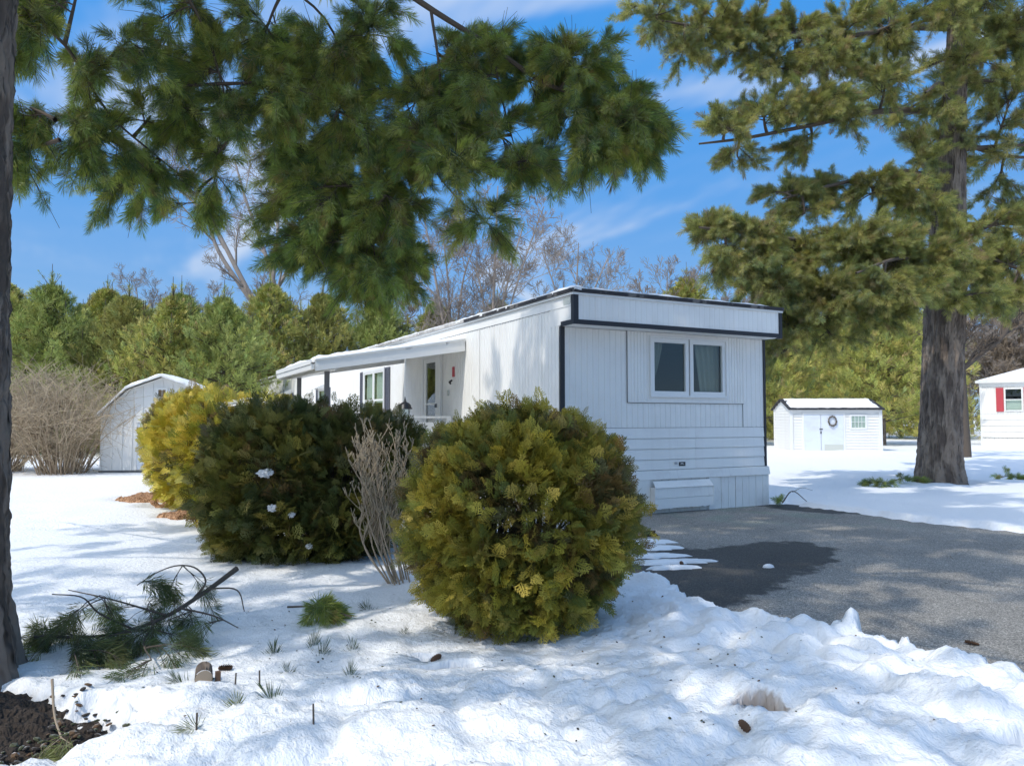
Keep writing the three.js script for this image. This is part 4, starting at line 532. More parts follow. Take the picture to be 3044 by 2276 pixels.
// upper crown: whorls of limbs round a trunk; keep() can shorten or drop a limb
function whorls(base, y0, y1, len, seed, every, keep, x0 = t => 0) {
  const R = rng(seed), limbs = [], clumps = [];
  for (let y = y0; y < y1; y += every * (0.8 + 0.4 * R())) { const n = 4 + Math.floor(R() * 2), a0 = R() * 6.28; for (let k = 0; k < n; k++) { const a = a0 + k * 6.283 / n + (R() - 0.5) * 0.5; let L = len(y) * (0.75 + 0.4 * R()); const dir = V(Math.cos(a), 0.12, Math.sin(a)), ox = base[0] + x0(y), P = t => [ox + dir.x * L * t, y + L * (0.16 * t - 0.10 * t * t), base[2] + dir.z * L * t]; if (keep) { const f = keep(ox, y, base[2], dir, L); if (f < 0.3) continue; L *= f; } limbs.push([P(0), P(0.33), P(0.66), P(1)]); for (const t of [0.42, 0.68, 0.95]) { const q = P(t); clumps.push([q[0], q[1] + 0.05, q[2], 0.32 * L * 0.55 + 0.25, 0.34, 14]); } } }
  return [limbs, clumps];
}

// ---------------------------------------------------------------- the pine at the left edge of the picture
const greens = [[[0.28, 0.37, 0.06], 0.48], [[0.43, 0.45, 0.08], 0.33], [[0.12, 0.22, 0.055], 0.15], [[0.34, 0.26, 0.07], 0.04]];
const oliveFar = [[[0.42, 0.43, 0.10], 0.45], [[0.54, 0.49, 0.14], 0.33], [[0.28, 0.34, 0.10], 0.16], [[0.45, 0.34, 0.14], 0.06]];
const olive = [[[0.38, 0.40, 0.10], 0.45], [[0.50, 0.46, 0.13], 0.31], [[0.23, 0.29, 0.09], 0.18], [[0.42, 0.31, 0.13], 0.06]];
{ const base = [-3.115, 0, -4.02], t = thing('pine_tree', 'tall pine at the left edge whose drooping limbs hang over the yard', 'pine tree', base);
  trunk(t, [[0, -0.15, 0, 0.46], [0, 0.12, 0, 0.385], [0.0, 0.5, 0, 0.33], [0, 1.5, 0, 0.31], [-0.02, 3, 0, 0.295], [0.0, 5, -0.02, 0.28], [0.1, 9, 0, 0.22], [0, 14, 0, 0.14], [0, 19, 0, 0.03]], M.barkNear, 4, 140, 420);
  growPine(t, base, nearLimbs, nearClumps, { seed: 21, tufts: tuftNear, limb: [0.04, 0.013], scale: [0.45, 0.45, 1, 0.35, 0, 0.4, 0.35], bareTwigs: 7, thin: (y, x) => (x < -2.3 ? 0.9 : 1.25), twig: [0.008, 0.0022], density: 1.0, perTwig: 4, twigLen: 0.25, droop: 0.35, size: 0.95, sag: 0.08, lift: -0.05, deep: 0.7, colors: greens, wood: M.twig });
  const keep = (x, y, z, d, L) => { for (let f = 1; f > 0.2; f -= 0.1) { const e = -(z + d.z * L * f), h = y + 0.05; if (e < 1 || h > 1.5 + 0.60 * e + 0.55 || Math.abs(x + d.x * L * f) > 0.74 * e + 0.5) return f; } return 0; };
  const [wl, wc] = whorls(base, 4.2, 18.6, y => 5.8 * Math.pow(clamp((20 - y) / 15), 0.7) + 0.4, 5, 0.84, keep);
  growPine(t, base, wl, wc, { seed: 22, tufts: tuftMid, limb: [0.05, 0.015], twig: [0.014, 0.004], density: 0.62, perTwig: 3, twigLen: 0.5, droop: 0.15, size: 1.9, sag: 0.05, lift: 0.05, deep: 0.3, needle: M.needleFar, colors: greens, wood: M.twig }); }
// the large pine on the right
{ const base = [9.47, 0, -16.35], t = thing('pine_tree', 'large pine with a thick bare trunk on the right, beyond the driveway', 'pine tree', base);
  trunk(t, [[0, -0.15, 0, 0.60], [0, 0.1, 0, 0.53], [0.0, 0.5, 0, 0.465], [0.06, 1.5, 0, 0.42], [0.12, 2.6, 0, 0.415], [0.19, 3.6, 0, 0.42], [0.24, 4.3, 0, 0.42], [0.46, 7.5, 0, 0.29], [0.65, 10, 0, 0.21], [0.8, 13, 0, 0.15], [0.9, 17, 0, 0.03]], M.barkPine, 9, 120, 300);
  growPine(t, base, rightLimbs, rightClumps, { seed: 31, tufts: tuftMid, limb: [0.085, 0.02], twig: [0.017, 0.004], density: 1.4, perTwig: 4, twigLen: 0.34, droop: 0.15, size: 1.0, thin: y => (y > 5.6 ? 0.85 : 1.05), sag: 0.06, lift: 0.12, deep: 0.9, colors: olive, wood: M.twig });
  const [wl, wc] = whorls([10.2, 0, -16.35], 5.2, 16.4, y => 4.6 * Math.pow(clamp((18 - y) / 13), 0.8) + 0.3, 6, 0.8, (x, y, z, d, L) => (y < 11 ? (d.z > -0.1 || d.x < -0.45 ? 0 : 0.8) : 1));
  growPine(t, base, wl, wc, { seed: 32, tufts: tuftMid, limb: [0.06, 0.016], twig: [0.016, 0.005], density: 0.8, perTwig: 3, twigLen: 0.5, droop: 0.15, size: 1.8, sag: 0.05, lift: 0.1, deep: 0.4, colors: olive, wood: M.twig }); }

// ---------------------------------------------------------------- background pines
function bushyPine(label, pos, h, w, seed, o = {}) {
  const t = thing('young_pine', label, 'pine tree', pos, 0, o.group), R = rng(seed), wood = new MB(), sc = tuftFar.map(() => new Scatter()), clear = o.clear || 0.02;
  wood.tube([V(0, -0.1, 0), V(0.05, h * 0.4, 0), V(0, h, 0)], [o.trunk || 0.10, 0.02], 8); const N = Math.round((o.n || 1000) * h * w / 24);
  for (let k = 0; k < N; k++) {
    const f = Math.pow(R(), 0.85), y = h * lerp(clear, 1, f), a = R() * 6.283, lob = 0.80 + 0.55 * noise3(Math.cos(a) * 1.6 + seed, y * 0.75, Math.sin(a) * 1.6), rr = w / 2 * (clear > 0.1 ? Math.pow(Math.sin(Math.PI * clamp(0.12 + 0.85 * f)), 0.6) : Math.pow(1 - Math.pow(f, 2.6), 0.8) * sstep(-0.3, 0.10, f) + 0.07) * lob, s = Math.pow(R(), 0.36) * rr;
    const p = V(Math.cos(a) * s, y, Math.sin(a) * s), dir = V(Math.cos(a) * 0.7, 0.75 + 0.3 * R(), Math.sin(a) * 0.7).addScaledVector(rv(R), 0.45);
    sc[k % 2].add(p, dir, R() * 6.28, (o.size || 1.15) * (0.7 + 0.6 * R()), pick(R, o.colors || oliveFar));
    if (k % 14 === 0) wood.tube(curve(V(0, Math.max(0.2, y - 0.5), 0), V(p.x * 0.5, y - 0.35, p.z * 0.5), p, 4), [0.03, 0.008], 4);
  }
  if (clear <= 0.1) for (let k = 0; k < 16; k++) { const a = R() * 6.28, s = k ? w * 0.34 * R() : 0, y = h * (k ? 1.0 - 0.26 * R() - 0.5 * (s / w) : 1.02), q = V(Math.cos(a) * s, y, Math.sin(a) * s); const up = 0.35 + 0.65 * R(); wood.tube([q.clone().add(V(0, -0.6, 0)), q.clone().add(V(0, up, 0))], [0.022, 0.012], 4); for (let z = 0; z < 10; z++) sc[z % 2].add(q.clone().add(V(0, lerp(-0.45, up * 0.55, z / 9), 0)), V(0, 1.0, 0).addScaledVector(rv(R), 0.55), R() * 6.28, 0.75 + 0.3 * R(), pick(R, o.colors || oliveFar)); for (let z = 0; z < 4; z++) { const e = q.clone().add(V((R() - 0.5) * 0.7, 0.15 + 0.3 * R(), (R() - 0.5) * 0.7)); wood.tube([q.clone().add(V(0, -0.2, 0)), e], [0.012, 0.008], 3); sc[z % 2].add(e, V().subVectors(e, q).normalize().add(V(0, 0.5, 0)), R() * 6, 0.6, pick(R, o.colors || oliveFar)); } }
  wood.build('trunk', o.wood || M.twig, t); sc.forEach((s, k) => s.build('crown', tuftFar[k], M.needleFar, t)); return t;
}
{ const G = 'pines along the back of the yard', L = [
  ['bushy young pine furthest left, seen past the near trunk', -21.4, -30, 6.9, 5.6], ['bushy young pine above the left part of the brown shrub', -18.6, -29.5, 6.8, 5.4], ['bushy young pine standing behind the brown shrub', -16.0, -30.5, 6.5, 5.2], ['bushy young pine just left of the barn-roofed shed', -13.7, -29.5, 6.3, 5.2], ['bushy young pine right behind the peak of the barn-roofed shed', -11.5, -29.2, 6.2, 5.0], ['bushy young pine between the barn-roofed shed and the patio cover', -13.6, -41.0, 8.9, 6.6],
  ['bushy pine above the far end of the mobile home', -11.0, -42.5, 8.6, 6.2], ['bushy pine above the middle of the patio cover', -7.8, -43, 8.4, 6.0], ['thin pine above the near end of the patio cover', -4.6, -44, 8.3, 5.6], ['pine among the bare trees above the roof', -0.9, -45, 8.6, 5.0], ['low pine crown just left of the roof corner', 2.2, -46, 8.3, 4.8], ['far bushy pine at the left, behind the first row', -25, -36, 8.0, 6], ['far bushy pine in the gap above the brown shrub', -20.5, -37, 7.9, 6], ['far bushy pine in the gap left of the barn-roofed shed', -17.2, -38, 7.8, 6]];
  L.forEach(([l, x, z, h, w], k) => bushyPine(l, [x, 0, z], h, w, 200 + k, { group: G, n: 1700, size: k > 4 ? 1.4 : 1.15, colors: k % 3 === 1 ? [[[0.32, 0.37, 0.10], 0.6], [[0.40, 0.42, 0.12], 0.4]] : k % 4 === 2 ? [[[0.42, 0.39, 0.11], 0.6], [[0.34, 0.35, 0.10], 0.4]] : undefined }));
  const G2 = 'pines beyond the clapboard shed', Q = [['round pine with a short bare trunk right of the clapboard shed', 19.7, -39.2, 7.6, 7.4, 0.22, 0.2], ['dark-stemmed pine at the left end of the clapboard shed', 13.3, -39, 7.2, 6.0, 0.25, 0.16], ['far pine rising over the clapboard shed roof', 17.2, -47, 9.5, 7.0, 0.02, 0.14], ['far pine behind the right corner of the mobile home', 11.0, -46, 10.2, 6.4, 0.02, 0.14], ['far pine between the thick trunk and the red shutters', 28.2, -50, 8.0, 6.0, 0.02, 0.14], ['far pine hidden mostly by the thick trunk', 24.2, -52, 8.8, 6.5, 0.05, 0.14], ['far pine low behind the round pine', 21.8, -55, 7.6, 7.0, 0.05, 0.14]];
  Q.forEach(([l, x, z, h, w, c, tr], k) => bushyPine(l, [x, 0, z], h, w, 240 + k, { group: G2, n: 1500, clear: c, trunk: tr, size: 1.5, wood: M.barkPine })); }

// ---------------------------------------------------------------- bare trees
function bareTree(name, label, base, stems, seed, o = {}) {
  const t = thing(name, label, o.cat || 'bare tree', base, 0, o.group), R = rng(seed), tr = new MB(), tw = new MB(), minR = o.minR || 0.013, lv = o.levels || 4;
  const grow = (p, dir, len, r, level) => {
    const n = level > 1 ? 5 : 3, pts = [p.clone()], d = dir.clone(); let q = p.clone();
    for (let k = 0; k < n; k++) { d.addScaledVector(rv(R), o.wob || 0.16).add(V(0, o.up ?? 0.07, 0)).normalize(); q = q.clone().addScaledVector(d, len / n); pts.push(q); }
    (level > lv - 2 ? tr : tw).tube(pts, [r, Math.max(minR * 0.7, r * 0.45)], level > 2 ? 6 : 3); if (level <= 0) return;
    const c = (o.kids || 4) + Math.floor(R() * 3); for (let k = 0; k < c; k++) { const f = 0.25 + 0.75 * (k + R() * 0.7) / c, i = Math.min(n - 1, Math.floor(f * n)), a = V().lerpVectors(pts[i], pts[i + 1], clamp(f * n - i)), td = V().subVectors(pts[i + 1], pts[i]).normalize(), sd = rv(R); sd.addScaledVector(td, -sd.dot(td)).normalize(); grow(a, td.multiplyScalar(o.fwd || 0.75).addScaledVector(sd, 0.75).normalize(), len * (0.42 + 0.28 * R()) * (1.15 - 0.4 * f), Math.max(minR, r * 0.5 * (1.1 - 0.4 * f)), level - 1); }
  };
  for (const [pts, r0, r1, lim] of stems) { const c = smooth(pts.map(p => V(...p).sub(V(...base))), 20); tr.tube(c, [r0, r1], 8); const n = lim || 9; for (let k = 0; k < n; k++) { const f = lerp(o.from || 0.25, 1, (k + R()) / n), i = Math.min(19, Math.floor(f * 20)), td = V().subVectors(c[i + 1], c[i]).normalize(), sd = rv(R); sd.addScaledVector(td, -sd.dot(td)).normalize(); grow(c[i], td.multiplyScalar(0.8).addScaledVector(sd, 0.7).normalize(), (o.len || 3) * (0.6 + 0.6 * R()) * (1.25 - 0.6 * f), lerp(r0, r1, f) * 0.55, lv - 1); } }
  tr.build('trunk', o.wood || M.twigGrey, t); tw.build('twigs', o.wood2 || o.wood || M.twigGrey, t); return t;
}
{ const z = -46, S = bareStems, dn = (p) => p; const G = 'bare trees behind the pines';
  bareTree('bare_tree', 'tall bare tree whose stems lean left over the pines', [-14.6, 0, z], [[[[-14.4, 0, z], [-14.5, 2.5, z], ...S.T1], 0.26, 0.05, 10], [S.T1b, 0.15, 0.04, 9]], 51, { group: G, len: 3.4 });
  bareTree('bare_tree', 'tall bare tree forked low, beside the left-leaning one', [-13.9, 0, z - 1], [[[[-13.9, 0, z - 1], [-14.2, 3, z - 1], ...S.T2], 0.26, 0.05, 9], [S.T2b, 0.14, 0.04, 6], [S.T2c, 0.13, 0.04, 8]], 52, { group: G, len: 3.2 });
  const up = (l, x, zz, h, seed, o, stems) => bareTree('bare_tree', l, [x, 0, zz], stems.map(([dx, f, r]) => [[[x, 0, zz], [x + dx * 0.1, h * 0.3, zz], [x + dx * 0.5, h * 0.62, zz + dx * 0.1], [x + dx, h * f, zz]], r, 0.03, 9]), seed, { group: G, len: h * 0.2, ...o });
  up('bare tree above the roof, left of the pair', -3.4, -42, 15.2, 53, {}, [[-2.0, 0.97, 0.15], [-0.6, 0.8, 0.1], [1.2, 0.75, 0.08]]); up('bare tree above the roof with steep pale stems', -1.2, -41, 14.6, 54, {}, [[0.4, 1, 0.16], [1.9, 0.86, 0.1], [-1.2, 0.72, 0.09], [3.0, 0.92, 0.08]]); up('round-headed bare tree behind the roof corner', 3.9, -46, 14.6, 55, { kids: 4, up: 0.1 }, [[0.3, 0.86, 0.14], [2.2, 0.8, 0.09], [-2.0, 0.82, 0.09]]); up('small bare tree behind the roof, nearest the right-hand pine', 9.6, -46, 12.4, 56, { kids: 4, up: 0.1 }, [[0.2, 0.86, 0.1], [1.6, 0.8, 0.07], [-1.6, 0.8, 0.07]]);
  up('thin bare tree behind the brown shrub', -20.5, -41, 9.8, 57, { kids: 5, minR: 0.008 }, [[-0.6, 0.9, 0.07], [0.8, 0.86, 0.06]]); up('thin bare tree behind the barn-roofed shed', -17.0, -41, 9.4, 58, { kids: 5, minR: 0.008 }, [[0.5, 0.9, 0.07], [-0.9, 0.86, 0.06]]); up('thin bare tree above the patio cover', -8.4, -47, 11.6, 59, { kids: 5 }, [[0.9, 0.85, 0.09], [-0.8, 0.9, 0.07], [2.2, 0.7, 0.06]]);
  bareTree('bare_tree', 'dark bare tree close behind the thick pine trunk', [16.45, 0, -26.7], [[[[16.45, 0, -26.7], [16.4, 2.2, -26.7], [16.4, 4.2, -26.7], [16.7, 7.5, -26.7]], 0.17, 0.05, 7], [[[16.42, 3.3, -26.7], [17.1, 3.9, -26.6], [17.8, 4.5, -26.5], [18.2, 5.6, -26.4], [18.4, 7, -26.4]], 0.10, 0.04, 6]], 60, { len: 2.2, wood: M.twig, from: 0.4 });
  const G3 = 'bare trees on the slope behind the neighbouring home'; const R = rng(90); const where = ['directly behind the red shutters', 'left of the neighbouring roof', 'far behind the neighbouring roof', 'beside the dark trunk', 'at the right edge', 'low behind the far pines', 'behind the clapboard shed', 'between the far pines', 'above the neighbouring eave', 'deep in the thicket at right', 'standing tallest behind the red shutters', 'tall behind the neighbouring roof ridge', 'tall between the dark trunk and the neighbouring roof', 'tall behind the left end of the neighbouring roof', 'tall just right of the thick trunk', 'tall behind the thick trunk', 'tall beside the far pines', 'tall in the gap under the large pine'];
  where.forEach((w, k) => { const x = [33, 29.5, 38, 27, 40, 24, 16, 20, 34.5, 43, 35.5, 39, 31.5, 33.5, 29, 26.5, 22, 18][k], zz = -50 - 7 * R(); up('brown twiggy bare tree ' + w, x, zz, (k < 10 ? 7.5 : 10) + 3.5 * R(), 300 + k, { group: G3, kids: 5, wood: k % 3 ? M.twigDry : M.twigGrey, len: 2.2 }, [[-1.2, 0.9, 0.08], [0.6, 1, 0.09], [1.8, 0.8, 0.06]]); }); }
// distant wood closing the view
{ const sc = [new Scatter(), new Scatter()], R = rng(71), wood = new MB(); for (let k = 0; k < 9000; k++) { const a = lerp(-0.85, 0.85, R()), d = 66 + 22 * R(), h = 7 + 3.0 * noise2(a * 9, 2) + 2 * noise2(a * 31, 5), y = h * Math.pow(R(), 0.8); sc[k % 2].add(V(Math.sin(a) * d * 1.15, y, -Math.cos(a) * d), V(0, 1, 0).addScaledVector(rv(R), 0.7), R() * 6.28, 2.6 + 1.6 * R(), pick(R, k % 5 < 2 ? [[[0.20, 0.16, 0.10], 1]] : olive)); }
  const t = new THREE.Group(); t.name = 'distant_wood'; scene.add(t); tag(t, 'distant olive wood closing the view behind the yard', 'wood', null, 'stuff'); sc.forEach((s, k) => s.build('canopy', tuftFar[k], M.needleFar, t)); for (let k = 0; k < 120; k++) { const a = lerp(-0.85, 0.85, R()), d = 64 + 20 * R(); wood.tube([V(Math.sin(a) * d * 1.15, -0.1, -Math.cos(a) * d), V(Math.sin(a) * d * 1.15 + R() - 0.5, 7 + 3 * R(), -Math.cos(a) * d)], [0.16, 0.05], 5); } wood.build('trunks', M.twigGrey, t).userData.kind = 'stuff'; }

// ---------------------------------------------------------------- arborvitae: fronds spread over rounded masses
function arbor(tree, base, blobs, o) { // blobs: [x, y, z, rx, ry, rz, fronds]
  const R = rng(o.seed), sc = fronds.map(() => new Scatter()), wood = new MB(), B = V(...base);
  for (const [x, y, z, rx, ry, rz, n] of blobs) {
    const c = V(x, y, z).sub(B), foot = V(c.x + (R() - 0.5) * 0.2, 0, c.z + (R() - 0.5) * 0.2);
    for (let k = 0; k < 26; k++) { const d = rv(R).normalize(); d.y = Math.abs(d.y) * 0.9 + 0.05; const e = V(c.x + d.x * rx * 0.85, c.y + (d.y - 0.25) * ry * 0.95, c.z + d.z * rz * 0.85); wood.tube(curve(foot.clone().add(V(0, 0.05 + R() * 0.4, 0)), V(lerp(foot.x, e.x, 0.35), lerp(0.3, e.y, 0.55), lerp(foot.z, e.z, 0.35)), e, 6), [0.014, 0.004], 4); }
    for (let k = 0; k < n; k++) {
      const d = rv(R).normalize(), bump = 0.96 + 0.14 * noise3(d.x * 2.6 + x, d.y * 2.6, d.z * 2.6 + z) + 0.15 * noise3(d.x * 6 + x, d.y * 6 + z, d.z * 6), deep = R(), s = bump * (deep < 0.66 ? 0.93 + 0.1 * R() : 0.55 + 0.38 * R());
      const p = V(c.x + d.x * rx * s, c.y + d.y * ry * s, c.z + d.z * rz * s); if (p.y < o.floor + 0.1 * R()) continue;
      // leave out what would stand deep inside a neighbouring mass
      let inside = false; for (const [x2, y2, z2, a, b, e] of blobs) { if (x2 === x && z2 === z) continue; if (((p.x + B.x - x2) / a) ** 2 + ((p.y + B.y - y2) / b) ** 2 + ((p.z + B.z - z2) / e) ** 2 < 0.36) { inside = true; break; } } if (inside) continue;
      const out = V(d.x / rx, d.y / ry, d.z / rz).normalize(), dir = out.multiplyScalar(0.75).add(V(0, 0.45 - 0.5 * R(), 0)).addScaledVector(rv(R), 0.5);
      const tone = noise3(p.x * 1.7 + 7, p.y * 1.7, p.z * 1.7); sc[k % 3].add(p, dir, R() * 6.28, o.size * (0.7 + 0.65 * R()), pick(R, deep > 0.9 || tone < -0.42 ? o.inner : tone > 0.22 ? o.gold : o.colors));
    }
  }
  wood.build('stems', M.twig, tree); sc.forEach((s, k) => s.build('foliage', fronds[k], M.frond, tree));
}
const gold = [[[0.42, 0.34, 0.040], 0.5], [[0.52, 0.40, 0.06], 0.25], [[0.28, 0.26, 0.04], 0.25]], olv = [[[0.27, 0.24, 0.034], 0.5], [[0.16, 0.18, 0.034], 0.28], [[0.34, 0.26, 0.045], 0.22]], brn = [[[0.20, 0.13, 0.04], 0.5], [[0.11, 0.105, 0.03], 0.5]];
{ const b = [0.07, 0.05, -5.3], t = thing('arborvitae_shrub', 'round golden green arborvitae shrub in front of the mobile home', 'shrub', b);
  arbor(t, b, [[0.07, 0.80, -5.3, 0.77, 0.70, 0.72, 9000], [-0.08, 1.06, -5.3, 0.46, 0.42, 0.45, 2300], [0.25, 0.98, -5.28, 0.46, 0.45, 0.45, 2300], [0.05, 0.38, -5.22, 0.50, 0.38, 0.48, 2600]], { seed: 41, floor: 0.03, size: 0.74, colors: olv, gold, inner: brn }); }
{ const b = [-2.2, 0.05, -7.7], t = thing('arborvitae_shrub', 'dark broad arborvitae shrub left of the dead stems, at the near end of the hedge', 'shrub', b);
  arbor(t, b, [[-2.42, 0.84, -7.75, 0.74, 0.80, 0.74, 4600], [-1.85, 0.78, -7.75, 0.66, 0.76, 0.66, 3600], [-2.15, 0.40, -7.6, 0.85, 0.42, 0.62, 2400], [-1.5, 0.92, -8.25, 0.52, 0.58, 0.5, 1800]], { seed: 44, floor: 0.05, size: 0.95, colors: [[[0.12, 0.125, 0.024], 0.5], [[0.08, 0.10, 0.024], 0.38], [[0.18, 0.15, 0.03], 0.12]], gold: [[[0.19, 0.18, 0.03], 0.7], [[0.26, 0.21, 0.035], 0.3]], inner: brn }); }
{ const b = [-5.6, 0.05, -13.2], t = thing('arborvitae_hedge', 'golden sunlit arborvitae hedge running back towards the barn-roofed shed', 'hedge', b), bl = [];
  for (const [x, z, h, r, n] of [[-3.65, -10.0, 1.72, 0.85, 2400], [-4.72, -11.8, 1.82, 0.95, 3000], [-5.25, -12.8, 1.9, 0.95, 2600], [-5.78, -13.8, 1.95, 0.95, 2600], [-6.3, -14.8, 1.98, 0.95, 2600], [-6.85, -15.9, 1.98, 0.95, 2400], [-7.35, -17.0, 1.95, 0.95, 2200], [-3.2, -10.6, 1.6, 0.8, 1200], [-4.2, -12.6, 1.75, 0.85, 1200]]) bl.push([x, h * 0.52, z, r * 0.95, h * 0.47, r * 0.95, n]);
  arbor(t, b, bl, { seed: 42, floor: 0.12, size: 1.15, colors: [[[0.46, 0.39, 0.04], 0.5], [[0.32, 0.32, 0.04], 0.25], [[0.56, 0.42, 0.05], 0.25]], gold: [[[0.56, 0.46, 0.045], 0.6], [[0.62, 0.47, 0.06], 0.4]], inner: brn }); }
// snow caught on the hedge
{ const G = 'snow caught on the arborvitae', lump = (label, x, y, z, r, f, seed) => { const g = new THREE.IcosahedronGeometry(1, 4), p = g.attributes.position, v = V(); for (let i = 0; i < p.count; i++) { v.fromBufferAttribute(p, i); const d = 1 + 0.5 * noise3(v.x * 1.5 + seed, v.y * 1.5, v.z * 1.5) + 0.15 * noise3(v.x * 4, v.y * 4 + seed, v.z * 4) + 0.1 * noise3(v.x * 9, v.y * 9 + seed, v.z * 9); p.setXYZ(i, v.x * r * d, v.y * r * f * d, v.z * r * d * 0.8); } g.computeVertexNormals(); const m = mesh('snow_clump', g, M.snowTop); m.position.set(x, y, z); tag(m, label, 'snow clump', G); };
  lump('largest snow clump halfway up the dark shrub', -2.34, 0.98, -7.0, 0.065, 0.6, 11); lump('small snow clump low on the dark shrub', -2.25, 0.66, -6.94, 0.036, 0.8, 2); lump('tiny snow clump just below the larger one on the dark shrub', -2.06, 0.60, -6.92, 0.028, 0.8, 3); lump('tiny snow clump near the foot of the dark shrub', -1.9, 0.30, -6.95, 0.028, 0.8, 9);
  lump('wide snow cap on top of the hedge, nearest the house', -3.35, 1.64, -9.9, 0.30, 0.25, 4); lump('flat snow cap on top of the hedge, left of the wide one', -3.85, 1.66, -10.1, 0.22, 0.25, 5); lump('narrow snow cap on top of the hedge, at the back', -3.7, 1.70, -10.6, 0.30, 0.25, 6); lump('small snow clump on the shoulder of the dark shrub', -2.5, 1.62, -7.9, 0.06, 0.5, 7); lump('snow clump at the top right of the dark shrub', -1.6, 1.48, -8.1, 0.045, 0.7, 8); }
// ---------------------------------------------------------------- leafless shrubs
{ const b = [-1.05, 0.06, -6.42], t = thing('dead_shrub', 'small leafless shrub of dry stems between the hedge and the round shrub', 'shrub', b), R = rng(61), st = new MB(), tw = new MB();
  for (let k = 0; k < 17; k++) { const a = R() * 6.28, r = 0.12 * R(), lean = (R() - 0.62) * 0.55, h = 0.75 + 0.55 * R(), p = [V(Math.cos(a) * r + 0.1, 0, Math.sin(a) * r), V(Math.cos(a) * r * 1.6 + lean * 0.35, h * 0.4, Math.sin(a) * r), V(lean * 0.75 + (R() - 0.5) * 0.1, h * 0.75, (R() - 0.5) * 0.25), V(lean + (R() - 0.5) * 0.1, h, (R() - 0.5) * 0.3)], c = smooth(p, 14); st.tube(c, [0.008, 0.003], 6);
    for (let q = 0; q < 16; q++) { const i = 4 + Math.floor(R() * 10), d = V((R() - 0.5) * 1.4, 0.8 + R() * 0.4, (R() - 0.5) * 1.4).normalize(), L = 0.10 + 0.22 * R(), e = c[i].clone().addScaledVector(d, L); tw.tube(curve(c[i], c[i].clone().addScaledVector(d, L * 0.5).addScaledVector(rv(R), 0.03), e, 4), [0.0035, 0.002], 3); for (let z = 0; z < 4; z++) { const f = c[i].clone().lerp(e, 0.35 + 0.65 * R()), g = f.clone().addScaledVector(V((R() - 0.5), 0.5 + R() * 0.5, R() - 0.5).normalize(), 0.03 + 0.05 * R()); tw.tube([f, g], [0.0025, 0.0035], 3); } } }
  st.build('stems', M.twigDry, t); tw.build('twigs', M.twigPale, t); }
{ const mk = (label, b, n, h, w, seed) => { const t = thing('brown_shrub', label, 'shrub', b), R = rng(seed), st = new MB(), tw = new MB();
    for (let k = 0; k < n; k++) { const a = R() * 6.28, r = 0.55 * Math.sqrt(R()), out = w * (0.25 + 0.75 * R()), H = h * (0.55 + 0.5 * R()) * (1.1 - 0.3 * out / w), p = [V(Math.cos(a) * r, 0, Math.sin(a) * r), V(Math.cos(a) * (r + out * 0.35) + (R() - 0.5) * 0.3, H * 0.45, Math.sin(a) * (r + out * 0.35)), V(Math.cos(a) * (r + out * 0.75) + (R() - 0.5) * 0.4, H * 0.8, Math.sin(a) * (r + out * 0.75)), V(Math.cos(a) * (r + out * 1.15) + (R() - 0.5) * 0.9, H * (0.62 + 0.42 * R()), Math.sin(a) * (r + out * 1.15) + (R() - 0.5) * 0.6)], c = smooth(p, 10); st.tube(c, [k < 14 ? 0.03 : 0.014, 0.004], 4);
      for (let q = 0; q < 30; q++) { const i = 2 + Math.floor(R() * 8), d = rv(R).add(V(0, 0.25, 0)).normalize(), L = 0.25 + 0.65 * R(); tw.tube(curve(c[i], c[i].clone().addScaledVector(d, L * 0.5).addScaledVector(rv(R), 0.12), c[i].clone().addScaledVector(d, L).add(V(0, -0.12 * R(), 0)), 3), [0.005, 0.003], 3); } }
    st.build('stems', M.twigDry, t); tw.build('twigs', M.twigPale, t); };
  mk('big twiggy brown shrub left of the barn-roofed shed', [-11.55, 0.05, -18.9], 110, 3.0, 1.55, 66); mk('twiggy brown shrub at the left edge, behind the near trunk', [-13.6, 0.05, -19.6], 100, 3.1, 1.7, 67); }

